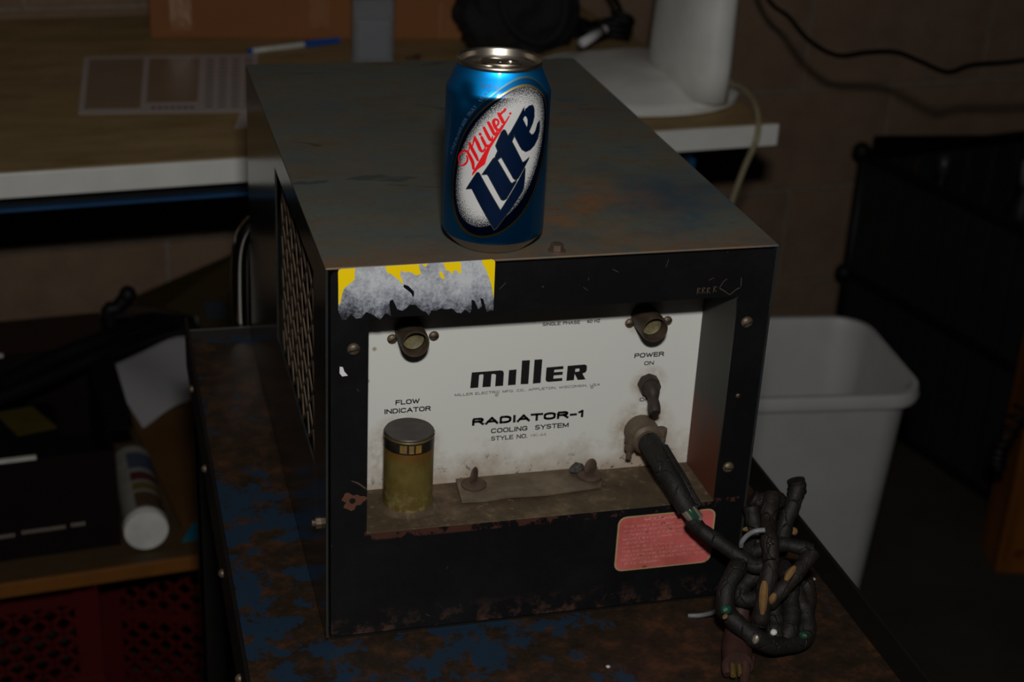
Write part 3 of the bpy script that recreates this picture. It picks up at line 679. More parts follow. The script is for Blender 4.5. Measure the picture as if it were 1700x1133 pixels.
# hose fittings
SEAT = basic('olive_brass_seat', c(112, 104, 70), 0.6, 0.1, scale=200, dark=c(72, 64, 40))
FITT = basic('dirty_fitting', c(76, 62, 48), 0.55, 0.2, scale=120, dark=c(48, 38, 30))
for (x, z) in ((0.0652, 0.9645), (0.2343, 0.9637)):
    bm = BM(); lathe(bm, [(0.0098, 0), (0.0098, -0.0215), (0.0094, -0.0235), (0.0084, -0.0235), (0.0080, -0.021), (0.0080, -0.006), (0.0001, -0.005)], (x, RB, z), 32, 'Y')
    fo = part('hose_fitting', bm, FITT, cu, smooth=True)
    bm = BM(); lathe(bm, [(0.0079, -0.0100), (0.0074, -0.0150), (0.0060, -0.0142), (0.0030, -0.0135), (0.0001, -0.0133)], (x, RB, z), 28, 'Y'); part('brass_seat', bm, SEAT, fo, smooth=True)

# flow indicator tube
fx, fyy = 0.0622, 0.0335; lz = oz0 + 0.0006
bm = BM(); lathe(bm, [(0.0172, lz), (0.0172, lz + 0.0480)], (fx, fyy, 0), 48); ft = part('flow_indicator_tube', bm, TUBE_BRASS, cu, smooth=True, label='tarnished brass sight tube')
bm = BM(); lathe(bm, [(0.0173, lz + 0.0480), (0.0173, lz + 0.0560), (0.0166, lz + 0.0575), (0.0001, lz + 0.0575)], (fx, fyy, 0), 48); cap = part('cap_band', bm, BAND, cu, smooth=True)
bm = BM(); lathe(bm, [(0.0172, lz + 0.0568), (0.0172, lz + 0.0584), (0.0166, lz + 0.0592), (0.0001, lz + 0.0592)], (fx, fyy, 0), 48); part('tube_cap', bm, DARKCAP, cu, smooth=True)
bm = BM(); lathe(bm, [(0.0176, lz + 0.0562), (0.0178, lz + 0.0570), (0.0175, lz + 0.0576)], (fx, fyy, 0), 48); part('brass_rim', bm, BRASS, cu, smooth=True)
for t0, t1 in ((-122, -106), (-101, -90), (-86, -72)):
    bm = BM()
    for k in range(6):
        a0 = math.radians(t0 + (t1 - t0) * k / 6); a1 = math.radians(t0 + (t1 - t0) * (k + 1) / 6); r = 0.01745
        v = [bm.verts.new((fx + r * math.cos(a), fyy + r * math.sin(a), lz + zz)) for a, zz in ((a0, 0.0492), (a1, 0.0492), (a1, 0.0552), (a0, 0.0552))]; bm.faces.new(v)
    part('sight_window', bm, basic('amber_window', c(150, 110, 40), 0.3, scale=150, dark=c(96, 84, 60)), cu)
# grime ring at foot
bm = BM(); lathe(bm, [(0.0215, lz + 0.0001), (0.0190, lz + 0.0010), (0.0172, lz + 0.0030)], (fx, fyy, 0), 40); part('grime_ring', bm, DUSTY, cu, smooth=True)

# loose cover plate with wing screws on the ledge
pz = lz + 0.0022
bm = BM(); top = [(0.1018, 0.0565), (0.0990, 0.0250), (0.1150, 0.0243), (0.1350, 0.0252), (0.1600, 0.0248), (0.1800, 0.0262), (0.2030, 0.0300), (0.2090, 0.0420), (0.2080, 0.0565)]
zz = [0.0010, 0.0006, 0.0003, 0.0010, 0.0004, 0.0007, -0.0002, 0.0, 0.0010]
A = [bm.verts.new((p[0], p[1], pz + z)) for p, z in zip(top, zz)]; B = [bm.verts.new((p[0], p[1], pz + z - 0.0013)) for p, z in zip(top, zz)]
n = len(A)
for i in range(n): bm.faces.new((A[i], A[(i + 1) % n], B[(i + 1) % n], B[i]))
bm.faces.new(A); bm.faces.new(B[::-1]); bmesh.ops.recalc_face_normals(bm, faces=bm.faces); bmesh.ops.triangulate(bm, faces=bm.faces)
part('cover_plate', bm, basic('dusty_aluminium_plate', c(112, 98, 80), 0.6, 0.2, scale=50, dark=c(74, 60, 46)), cu, label='dusty loose aluminium plate')
for (x, y, rot, mt) in ((0.1125, 0.0455, 0.85, RUSTY), (0.1985, 0.0435, 0.25, RUSTY)):
    bm = BM(); lathe(bm, [(0.0090, pz + 0.0005), (0.0092, pz + 0.0022), (0.0078, pz + 0.0034), (0.0045, pz + 0.0040), (0.0001, pz + 0.0042)], (x, y, 0), 28); ws = part('wing_screw', bm, mt, cu, smooth=True)
    bm = BM(); bmesh.ops.create_uvsphere(bm, u_segments=16, v_segments=10, radius=1, matrix=Matrix.Translation((x, y, pz + 0.0085)) @ Matrix.Rotation(rot, 4, 'Z') @ Matrix.Diagonal((0.0054, 0.0017, 0.0070, 1))); part('thumb_blade', bm, mt, ws, smooth=True)
bm = BM(); bmesh.ops.create_icosphere(bm, subdivisions=2, radius=1, matrix=Matrix.Translation((0.1905, 0.0510, pz + 0.0040)) @ Matrix.Rotation(0.4, 4, 'Z') @ Matrix.Diagonal((0.0068, 0.0040, 0.0038, 1)))
for v in bm.verts: v.co += Vector((random.uniform(-1, 1), random.uniform(-1, 1), random.uniform(-1, 1))) * 0.0007
part('rubber_crumb', bm, basic('crumbled_rubber', c(62, 60, 54), 0.7, scale=200, dark=c(34, 34, 34)), cu)

# toggle switch in a rubber boot
bm = BM(); cyl(bm, (0.2420, RB, 0.9100), (0.2420, RB - 0.0070, 0.9098), 0.0082, 0.0078, n=8); bmesh.ops.bevel(bm, geom=bm.edges[:], offset=0.0005, segments=1); sw = part('switch_nut', bm, RUBBER, cu, smooth=True)
bm = BM(); tube(bm, [(0.2420, RB - 0.006, 0.9095), (0.2420, RB - 0.0100, 0.9085), (0.2415, RB - 0.0135, 0.9065), (0.2408, RB - 0.0170, 0.9045), (0.2402, RB - 0.0215, 0.9015), (0.2398, RB - 0.0255, 0.8990)], 0.004, 14, 5, rfun=lambda t: 0.0068 - 0.0042 * t * 1.35 if t < 0.55 else (0.0037 + 0.0007 * math.sin((t - 0.55) / 0.45 * pi)))
part('toggle_lever', bm, RUBBER, cu, smooth=True)

# cable clamp
bm = BM(); lathe(bm, [(0.0125, 0), (0.0125, -0.006), (0.0112, -0.010), (0.0112, -0.016), (0.0088, -0.018), (0.0001, -0.018)], (0.2392, RB, 0.8722), 32, 'Y'); cc_ = part('cable_clamp', bm, GALV, cu, smooth=True)
for (x, z, s) in ((0.2278, 0.8705, 1), (0.2512, 0.8745, -1)):
    bm = BM(); cyl(bm, (x, RB - 0.012, z + 0.0040), (x, RB - 0.012, z - 0.0005), 0.0042, n=12); cyl(bm, (x, RB - 0.012, z - 0.0035), (x, RB - 0.012, z - 0.0070), 0.0040, 0.0036, n=12)
    cyl(bm, (x, RB - 0.012, z - 0.007), (x, RB - 0.012, z - 0.0145 if s > 0 else z - 0.009), 0.0021, n=10); cyl(bm, (x, RB - 0.012, z + 0.001), (x, RB - 0.012, z - 0.005), 0.003, n=10)
    part('clamp_screw', bm, GALV, cc_, smooth=True)

# yellow label torn down to grey fibres
TX = rrect(0.0078, 0.1083, 0.9930, 1.0352, 0.0035)
bm = BM()
tl = [(0.008,1.0344),(0.0083,1.0352),(0.0097,1.0357),(0.1059,1.0368),(0.1075,1.0362),(0.1083,1.0349),(0.1086,1.001),(0.1074,1.0015),(0.1043,1.0004),(0.1033,1.0034),(0.1015,1.0099),(0.0995,1.0104),(0.1009,1.0048),(0.0986,1.0025),(0.096,1.0085),(0.0939,1.0099),(0.094,1.0028),(0.0931,1.0003),(0.0898,1.003),(0.0875,1.0006),(0.0843,1.0013),(0.0811,1.0044),(0.0771,1.0038),(0.074,1.0049),(0.0709,1.0034),(0.0677,1.0038),(0.0662,1.0003),(0.0642,1.003),(0.0606,1.0049),(0.0574,1.0083),(0.0535,1.0087),(0.0513,1.0063),(0.0489,1.0048),(0.0458,1.0058),(0.0426,1.0131),(0.0407,1.012),(0.0404,1.0095),(0.0416,1.0019),(0.0381,1.0038),(0.0347,0.9995),(0.0296,1.0035),(0.0258,1.0055),(0.0227,1.0015),(0.0193,1.0013),(0.0162,1.0044),(0.0128,1.0009),(0.0105,1.001),(0.008,1.0074)]
hole = [(0.0494,1.0229),(0.0525,1.0216),(0.0561,1.0177),(0.0563,1.0152),(0.0556,1.0135),(0.0543,1.0165),(0.0518,1.0188),(0.0493,1.021)]
poly2(bm, [tl, hole], lambda x, z: (x, -0.00015, z)); lb = part('torn_label', bm, TORN, cu, label='yellow label torn to grey paper fibres')
YELS = [[(0.0078,1.0336),(0.0083,1.035),(0.0097,1.0357),(0.0185,1.0357),(0.018,1.0277),(0.0142,1.0247),(0.0116,1.0224),(0.0104,1.0188),(0.0093,1.0123),(0.0082,1.0115)],
 [(0.0377,1.0361),(0.0587,1.0362),(0.0592,1.0331),(0.0604,1.0298),(0.0577,1.0284),(0.0546,1.0305),(0.0523,1.0315),(0.0492,1.0312),(0.0476,1.0329),(0.0469,1.0293),(0.0485,1.0259),(0.0495,1.0228),(0.0474,1.0248),(0.0455,1.0269),(0.0412,1.0305),(0.0385,1.0318)],
 [(0.0742,1.0362),(0.0853,1.0364),(0.0862,1.0341),(0.0861,1.0291),(0.085,1.0277),(0.0833,1.0309),(0.081,1.0302),(0.0807,1.0278),(0.0787,1.0304),(0.0767,1.0309),(0.0754,1.0338)],
 [(0.0996,1.0368),(0.1059,1.0369),(0.1076,1.0362),(0.1083,1.0347),(0.1085,1.0094),(0.1077,1.0137),(0.1062,1.0205),(0.1039,1.0265),(0.1022,1.0307),(0.1001,1.0341)],
 [(0.072,1.0308),(0.074,1.0298),(0.0758,1.0256),(0.0745,1.025),(0.0729,1.0266)],
 [(0.061,1.0361),(0.0641,1.0361),(0.0636,1.0341),(0.0618,1.0348)]]
for y_ in YELS:
    bm = BM(); poly2(bm, [y_], lambda x, z: (x, -0.0003, z)); part('yellow_remnant', bm, YELLOW, lb)

# red warning sticker
sx0, sx1, sz0, sz1 = 0.2070, 0.2808, 0.7896, 0.8352
bm = BM(); poly2(bm, [rrect(sx0, sx1, sz0, sz1, 0.0062)], lambda x, z: (x, -0.0001, z)); st = part('warning_sticker', bm, CREAM, cu, label='faded red warning sticker')
bm = BM(); poly2(bm, [rrect(sx0 + 0.0013, sx1 - 0.0013, sz0 + 0.0010, sz1 - 0.0012, 0.0052)], lambda x, z: (x, -0.0002, z)); part('red_field', bm, RED_STICK, st)
bm = BM(); PS = lambda x, z: (x, -0.0003, z)
caps_on(bm, 'WARNING', 0.2265, 0.2560, 0.8298, 0.0032, PS, 0.20)
LN = [('THE WELDING UNIT AND LINE', .2118, .2700), ('VOLTAGE EXISTS WHEN', .2118, .2560), ('COVERS ARE REMOVED. UNIT', .2118, .2740), ('MUST BE DISCONNECTED BEFORE', .2118, .2745), ('SERVICING OR', .2118, .2380), ('INSPECTING.', .2118, .2520),
      ('THE MACHINE CAN BE OPERATED', .2118, .2690), ('ONLY BY TRAINED PERSONS OF THE SHOP', .2118, .2765), ('WHO MUST OBSERVE ALL INSTRUCTIONS', .2118, .2765), ('BEFORE OPERATING.', .2118, .2420)]
for i, (s, a, b) in enumerate(LN): caps_on(bm, s, a, b, 0.8258 - i * 0.00345, 0.0018, PS, 0.17)
part('sticker_lettering', bm, PINKW, st)

# ------------------------------------------------------------------ power cord of the cooler and its tangle
pc = thing('power_cord', 'thick cracked black power cord bundled in a knot beside the cooler', 'cord', (0.31, -0.05, ZT))
bm = BM(); P = [(0.2385, 0.036, 0.8735), (0.2395, 0.026, 0.8720), (0.2414, 0.008, 0.8672), (0.2440, -0.006, 0.8620), (0.2475, -0.015, 0.8540), (0.2505, -0.019, 0.8490)]
tube(bm, P, 0.0078, 20, 6, rfun=lambda t: 0.0082 - 0.0008 * t); 
for v in bm.verts: pass
part('strain_relief', bm, CORD, pc, smooth=True)
for k in range(5):      # moulded ribs along the sleeve
    a = -0.9 + k * 0.42; bm = BM()
    tube(bm, [(p[0] + 0.0070 * math.cos(a) , p[1] - 0.0050 * abs(math.sin(a + 1.2)), p[2] + 0.0062 * math.sin(a + 0.9)) for p in P[1:]], 0.0014, 6, 4); part('sleeve_rib', bm, CORD, pc, smooth=True)
bm = BM(); tube(bm, [(0.2488, -0.0165, 0.8510), (0.2535, -0.0205, 0.8450), (0.2570, -0.0215, 0.8410)], 0.0055, 12, 4); part('bare_strands', bm, COPPER, pc, smooth=True, label='bare frayed strands')
bm = BM(); tube(bm, [(0.2478, -0.0205, 0.8515), (0.2530, -0.0250, 0.8455), (0.2590, -0.0275, 0.8385)], 0.0016, 8, 4); tube(bm, [(0.2510, -0.0230, 0.8520), (0.2560, -0.0262, 0.8450)], 0.0012, 8, 4); part('green_wire', bm, GREENW, pc, smooth=True)
def cordseg(pts, r, mat=CORD, name='cord_length', **k):
    bm = BM(); r = r * 0.78; tube(bm, pts, r, 14, 6, rfun=lambda t: r * (1 + 0.05 * math.sin(t * 23) + 0.03 * math.sin(t * 57))); return part(name, bm, mat, pc, smooth=True, **k)
cordseg([(0.252,-0.022,0.8424),(0.2593,-0.026,0.8352),(0.2709,-0.034,0.828),(0.2835,-0.042,0.8202),(0.2924,-0.048,0.8156),(0.3018,-0.05,0.8167)], 0.0070)
# crop coordinates of the tangle, Y depth in metres
cordseg([(0.3453,0.005,0.8433),(0.3405,0,0.8318),(0.3342,-0.005,0.8205),(0.3307,-0.01,0.8089),(0.3231,-0.02,0.8025)], 0.0080)
cordseg([(0.3444,0.008,0.8476),(0.3458,0.006,0.8412),(0.3435,0.004,0.8381)], 0.0086, CORD_BROWN, 'cord_end')
cordseg([(0.3179,-0.012,0.8485),(0.3124,-0.02,0.8436),(0.3083,-0.03,0.837),(0.303,-0.045,0.8337),(0.3021,-0.052,0.8252),(0.2998,-0.058,0.8148),(0.2965,-0.062,0.8062),(0.2939,-0.066,0.7975),(0.2927,-0.068,0.7873),(0.2918,-0.068,0.7815)], 0.0078, CORD_BROWN)
cordseg([(0.3055,-0.004,0.8437),(0.3104,-0.006,0.8414),(0.3202,-0.008,0.8438),(0.3271,-0.006,0.8397)], 0.0075, CORD_BROWN)
cordseg([(0.3028,-0.01,0.8402),(0.3038,-0.015,0.8313),(0.3055,-0.02,0.8224),(0.3041,-0.025,0.8168)], 0.0075)
cordseg([(0.2975,-0.03,0.8206),(0.2872,-0.04,0.8164),(0.2765,-0.052,0.8152),(0.2682,-0.06,0.8083),(0.2655,-0.066,0.7996),(0.2672,-0.067,0.7928),(0.2721,-0.074,0.7882),(0.2801,-0.08,0.7825),(0.2844,-0.083,0.7797),(0.2971,-0.083,0.7728),(0.3126,-0.079,0.7686),(0.3249,-0.073,0.7672),(0.3301,-0.066,0.7721),(0.3321,-0.058,0.7784)], 0.0084)
cordseg([(0.3014,-0.03,0.8217),(0.2932,-0.028,0.8184),(0.2952,-0.036,0.8188),(0.3024,-0.04,0.8234),(0.3155,-0.04,0.8256),(0.326,-0.044,0.8247),(0.3352,-0.048,0.8233)], 0.0068)
cordseg([(0.335,-0.05,0.8231),(0.3256,-0.056,0.8178),(0.3157,-0.062,0.8119),(0.3067,-0.066,0.8061),(0.3011,-0.066,0.7988),(0.3002,-0.062,0.7925)], 0.0072, CORD_BROWN)
cordseg([(0.3001,-0.052,0.7903),(0.292,-0.052,0.7905),(0.2848,-0.05,0.7908),(0.2854,-0.046,0.794),(0.2924,-0.042,0.7994),(0.3022,-0.04,0.8029)], 0.0080)
cordseg([(0.3158,-0.044,0.8098),(0.3232,-0.046,0.7983),(0.3211,-0.052,0.7892),(0.3189,-0.062,0.7828),(0.3139,-0.072,0.7769),(0.3096,-0.076,0.7714)], 0.0082)
cordseg([(0.3409,-0.034,0.7883),(0.3421,-0.04,0.7801),(0.3354,-0.05,0.7755),(0.3337,-0.04,0.7811),(0.3314,-0.03,0.7899)], 0.0080, CORD_BROWN)
cordseg([(0.307,-0.056,0.7862),(0.3057,-0.064,0.7799),(0.3028,-0.072,0.7754),(0.3028,-0.076,0.7723)], 0.0080, CORD)
cordseg([(0.2956,-0.03,0.8031),(0.3033,-0.034,0.7929),(0.3114,-0.04,0.7838),(0.3191,-0.046,0.7779)], 0.0085, CORD)
def deco(pts, r, mat, name, **k):
    bm = BM(); tube(bm, pts, r, 8, 5, rfun=lambda t: r * (0.25 + 0.75 * math.sin(pi * min(max(t, .02), .98)) ** 0.5)); part(name, bm, mat, pc, smooth=True, **k)
deco([(0.2929,-0.0655,0.8147),(0.2918,-0.069,0.8056),(0.2912,-0.0725,0.792)], 0.0032, KRAFT, 'jute_filler', label='bare tan jute filler')
deco([(0.3162,-0.0625,0.8216),(0.3116,-0.065,0.818),(0.3074,-0.068,0.8146)], 0.0026, KRAFT, 'jute_filler')
deco([(0.2997,-0.0705,0.8068),(0.298,-0.0705,0.8022),(0.299,-0.067,0.7961)], 0.0026, KRAFT, 'jute_filler')
deco([(0.341,-0.004,0.8144),(0.3429,-0.006,0.8097)], 0.0030, KRAFT, 'jute_filler')
deco([(0.2979,-0.012,0.8225),(0.3017,-0.014,0.8239),(0.303,-0.016,0.8232)], 0.0020, KRAFT, 'jute_filler')
deco([(0.2617,-0.0715,0.8024),(0.2643,-0.0755,0.7978)], 0.0040, GREENW, 'green_wire')
deco([(0.3232,-0.077,0.7762),(0.321,-0.0795,0.7723)], 0.0038, GREENW, 'green_wire')
for x in (0,):
    deco([(0.2812,-0.0885,0.7869),(0.28,-0.0885,0.7805)], 0.0024, COPPER, 'bare_strands')
    deco([(0.297,-0.08,0.7832),(0.2986,-0.08,0.7794)], 0.0026, BLUE_CRUMB, 'white_crumb')
    deco([(0.2597,-0.079,0.799),(0.2608,-0.079,0.7978)], 0.0022, KRAFT, 'jute_filler')
# cracks ringed round the cord
for pts in ([(0.2977,-0.05,0.8352),(0.3009,-0.053,0.8358),(0.3079,-0.049,0.8316)], [(0.2939,-0.057,0.825),(0.2975,-0.0605,0.8294),(0.3062,-0.056,0.8229)], [(0.3067,-0.067,0.8133),(0.3121,-0.069,0.8104)]):
    deco(pts, 0.0007, BAND, 'crack')
# plug
bm = BM(); C0 = [(0.2649,-0.092,0.7872)][0]; C1 = [(0.2575,-0.112,0.7867)][0]
tube(bm, [(0.2837,-0.0543,0.785),(0.2808,-0.0587,0.778),(0.2784,-0.0632,0.771),(0.2754,-0.0718,0.767),(0.2718,-0.0821,0.766),(0.2684,-0.0916,0.766)], 0.010, 16, 5, rfun=lambda t: 0.0060 + 0.0045 * min(1, t * 1.6)); pl = part('plug', bm, PLUGM, pc, smooth=True, label='brown rubber plug')
for pts in ([(0.2649,-0.0828,0.766),(0.2612,-0.0895,0.764),(0.2602,-0.095,0.762)], [(0.2741,-0.09,0.767),(0.2711,-0.0984,0.764),(0.2666,-0.1077,0.762)], [(0.2791,-0.0855,0.766),(0.2761,-0.093,0.763)]):
    bm = BM(); tube(bm, pts, 0.0040, 10, 4, rfun=lambda t: 0.0042 - 0.001 * t); part('plug_shroud', bm, PLUGM, pl, smooth=True)
for pts in ([(0.2653,-0.089,0.766),(0.2619,-0.0996,0.764)], [(0.2704,-0.09,0.766),(0.2672,-0.0997,0.764)]):
    bm = BM(); tube(bm, pts, 0.0020, 8, 3); part('prong', bm, BRASS, pl, smooth=True)

tw = thing('tie_wire', 'short pale tie wire looped through the cord knot', 'wire', (0.28, -0.04, ZT))
bm = BM(); tube(bm, [(0.2621,-0.015,0.755),(0.2702,-0.02,0.7579),(0.2747,-0.03,0.7668),(0.2722,-0.045,0.7819)], 0.0016, 10, 6); part('wire_end', bm, WHITE_WIRE, tw, smooth=True)
bm = BM(); tube(bm, [(0.2816,-0.046,0.8317),(0.2809,-0.048,0.8366),(0.2833,-0.05,0.8426),(0.2873,-0.053,0.8475),(0.2936,-0.054,0.8483)], 0.0017, 10, 6); part('wire_loop', bm, WHITE_WIRE, tw, smooth=True)

for i, (x, y, r) in enumerate(((0.1852, -0.0631, 0.0018), (0.3735, 0.012, 0.0014))):
    bm = BM(); bmesh.ops.create_icosphere(bm, subdivisions=1, radius=r, matrix=Matrix.Translation((x, y, ZT + r * .5)) @ Matrix.Diagonal((1, 1, .5, 1)))
    o = mesh_obj('crumb', bm, BLUE_CRUMB); o['label'] = ('tiny white crumb on the cart below the cooler front', 'tiny white crumb in the right corner of the cart tray')[i]; o['category'] = 'crumb'

# ------------------------------------------------------------------ the can
cx, cy = 0.11415, 0.03295; cz = zt + 0.0001
bc = thing('drink_can', 'dented blue beer can with a tilted white oval standing on the cooler', 'can', (cx, cy, cz))
R = 33.1
prof = [(23.6, 0.6), (24.6, 1.4), (27.5, 4.0), (30.6, 7.2), (32.3, 9.4), (33.0, 11.6), (33.1, 14), (33.1, 98.5), (33.1, 102.6), (32.9, 103.8), (32.0, 105.8), (30.4, 109.4), (29.0, 112.4), (27.8, 115.2), (26.7, 117.6), (26.1, 119.3)]
pr2 = []
for a, b in zip(prof, prof[1:]):
    k = max(1, int(abs(b[1] - a[1]) / 4)); pr2 += [(a[0] + (b[0] - a[0]) * i / k, a[1] + (b[1] - a[1]) * i / k) for i in range(k)]
pr2.append(prof[-1])
NT = 96
def canpt(s, z, lift=0.0):
    """arc length mm, height mm -> local point; radius follows the profile; dent on the left shoulder"""
    r = R
    for a, b in zip(prof, prof[1:]):
        if a[1] <= z <= b[1]: r = a[0] + (b[0] - a[0]) * (z - a[1]) / (b[1] - a[1]); break
    t = s / R
    dn = 2.6 * math.exp(-(((t + 1.0) / 0.20) ** 2)) * math.exp(-(((z - 103) / 5.5) ** 2))      # pinched dent
    dn += 0.55 * math.exp(-(((t + 0.3) / 0.9) ** 2)) * math.exp(-(((z - 100.5 - 1.2 * math.cos(2.2 * (t + .1))) / 2.4) ** 2))   # soft crease below the shoulder
    dn += 0.5 * math.exp(-(((t + 1.12) / 0.10) ** 2)) * (1 if z < 98 else 0) * (1 if z > 20 else 0) * min(1, (z - 20) / 30)
    r = r - dn + lift
    return (r * math.sin(t) / 1000, -r * math.cos(t) / 1000, z / 1000)
def can_strip(name, zlo, zhi, mat):
    bm = BM(); uvl = bm.loops.layers.uv.new('label'); zs = [z for r, z in pr2 if zlo <= z <= zhi]; rings = []
    for z in zs: rings.append([bm.verts.new(canpt((-pi + 2 * pi * i / NT) * R, z)) for i in range(NT)])
    for j in range(len(zs) - 1):
        for i in range(NT):
            f = bm.faces.new((rings[j][i], rings[j][(i + 1) % NT], rings[j + 1][(i + 1) % NT], rings[j + 1][i]))
            uvv = [((-pi + 2 * pi * i / NT) * R, zs[j]), ((-pi + 2 * pi * (i + 1) / NT) * R, zs[j]), ((-pi + 2 * pi * (i + 1) / NT) * R, zs[j + 1]), ((-pi + 2 * pi * i / NT) * R, zs[j + 1])]
            for lp, q in zip(f.loops, uvv): lp[uvl].uv = q
    bmesh.ops.recalc_face_normals(bm, faces=bm.faces)
    return part(name, bm, mat, bc, 'l', smooth=True, angle=50)
body = can_strip('body', 9.0, 119.4, CANP_M)
bot = can_strip('bottom_rim', 0.0, 9.5, ALU)
bm = BM(); lathe(bm, [(26.1e-3, 0.1190), (27.0e-3, 0.1194), (27.35e-3, 0.1204), (27.2e-3, 0.1216), (26.6e-3, 0.1222), (25.9e-3, 0.1218), (25.4e-3, 0.1206), (24.9e-3, 0.1180), (23.8e-3, 0.1158), (23.0e-3, 0.1152), (22.4e-3, 0.1158), (22.0e-3, 0.1172), (21.2e-3, 0.1176), (0.0001, 0.1176)], (0, 0, 0), 64)
lid = part('lid', bm, ALU, bc, 'l', smooth=True, angle=60)
Mt = Matrix.Translation((0.0015, 0.0, 0.1186)) @ Matrix.Rotation(math.radians(-28), 4, 'Z')
bm = BM(); outer = [(12.5 * math.cos(t) - 0.5, 7.6 * math.sin(t) * (1 - 0.12 * math.cos(t))) for t in [2 * pi * k / 36 for k in range(36)]]
hole = [(4.2 * math.cos(t) + 5.2, 4.3 * math.sin(t)) for t in [2 * pi * k / 24 for k in range(24)]]
ring_prism(bm, [(x / 1000, y / 1000) for x, y in outer], [(x / 1000, y / 1000) for x, y in hole][::-1], -0.0006, 0.0006)
bmesh.ops.rotate(bm, verts=bm.verts, cent=(0, 0, 0), matrix=Matrix.Rotation(pi / 2, 3, 'X')); bmesh.ops.transform(bm, matrix=Mt, verts=bm.verts); part('pull_tab', bm, ALU, bc, 'l', smooth=True)
bm = BM(); tube(bm, [tuple(Mt @ Vector((x / 1000, y / 1000, 0.0003))) for x, y in outer + outer[:1]], 0.0008, 8, 2, ends=False); tube(bm, [tuple(Mt @ Vector((x / 1000, y / 1000, 0.0003))) for x, y in hole + hole[:1]], 0.0006, 8, 2, ends=False)
bmesh.ops.create_uvsphere(bm, u_segments=16, v_segments=8, radius=0.0022, matrix=Matrix.Translation((0.0005, 0.0008, 0.1190)) @ Matrix.Diagonal((1, 1, .6, 1))); part('tab_rim', bm, ALU, bc, 'l', smooth=True)
bm = BM(); sc_ = [tuple(Mt @ Vector((-9.5 / 1000 + 9.5 * math.cos(t) / 1000, 8.0 * math.sin(t) / 1000, -0.0007))) for t in [2 * pi * k / 36 for k in range(37)]]; tube(bm, sc_, 0.0005, 6, 1, ends=False); part('score_ring', bm, ALU, bc, 'l', smooth=True)

LET = [
 [[(-26.767,44.684),(-20.074,56.207),(-19.113,56.845),(-18.259,56.292),(-4.29,33.326),(-4.167,32.681),(-3.275,33.818),(11.111,59.502),(11.297,59.231),(11.298,52.882),(10.927,47.047),(9.706,44.272),(6.758,39.717),(2.985,34.14),(-0.229,29.865),(-2.915,25.959),(-6.007,21.202),(-7.372,20.162),(-8.488,22.117),(-22.503,45.175),(-23.199,45.68)]],
 [[(-16.364,55.918),(-10.025,66.538),(-9.052,67.462),(-8.123,67.267),(1.424,51.473),(2.694,50.514),(3.641,51.325),(5.6,52.374),(5.155,51.194),(-0.699,40.678),(-1.488,40.21),(-2.562,39.839),(-3.67,40.342),(-12.431,55.518),(-13.407,56.496)]],
 [[(-4.438,85.372),(-3.443,85.225),(-1.519,81.393),(0.734,84.894),(2.019,83.819),(2.176,80.751),(1.079,77.993),(9.157,63.542),(11.288,64.395),(13.778,66.188),(13.569,65.495),(6.604,53.776),(4.953,52.893),(3.558,53.899),(-4.61,67.562),(-5.129,68.071),(-7.368,66.206),(-8.553,67.341),(-8.602,68.473),(-7.274,71.874),(-8.648,75.148),(-8.485,75.924),(-5.602,83.931)]],
 [[(0.823,85.144),(9.059,100.72),(10.153,101.606),(11.621,101.681),(13.483,101.282),(14.849,99.972),(15.92,97.023),(16.282,92.141),(15.344,88.477),(12.644,83.173),(13.747,81.676),(15.25,80.559),(16.909,81.039),(18.341,82.725),(19.842,87.15),(21.547,88.441),(22.003,86.192),(22.018,81.561),(20.54,77.235),(17.83,73.648),(14.583,71.393),(11.198,70.627),(8.472,72.268),(6.651,74.779),(2.414,82.167)],
  [(7.9,91.752),(9.027,93.659),(10.101,93.031),(11.101,91.132),(11.296,88.056),(10.92,86.475)]]]
def offset_loop(lp, d):
    n = len(lp); ar = sum(lp[i][0] * lp[(i + 1) % n][1] - lp[(i + 1) % n][0] * lp[i][1] for i in range(n)); sg = 1 if ar > 0 else -1; out = []
    for i in range(n):
        a, b, cc = Vector(lp[i - 1]), Vector(lp[i]), Vector(lp[(i + 1) % n]); e1_, e2_ = (b - a), (cc - b)
        if e1_.length < 1e-6 or e2_.length < 1e-6: out.append(tuple(b)); continue
        e1_.normalize(); e2_.normalize(); n1_ = Vector((e1_.y, -e1_.x)) * sg; n2_ = Vector((e2_.y, -e2_.x)) * sg
        nn = (n1_ + n2_); k = nn.length
        nn = nn / k if k > 1e-4 else n1_
        out.append(tuple(b + nn * d / max(0.5, nn.dot(n1_))))
    return out
for lp in LET:
    bm = BM(); poly2(bm, [offset_loop(lp[0], 0.45)] + lp[1:], lambda s, z: canpt(s, z, 0.06), 1.2); g = part('letter_outline', bm, GOLD_INK, body, 'l')
    bm = BM(); poly2(bm, lp, lambda s, z: canpt(s, z, 0.11), 1.2); part('lettering', bm, NAVY_INK, body, 'l')
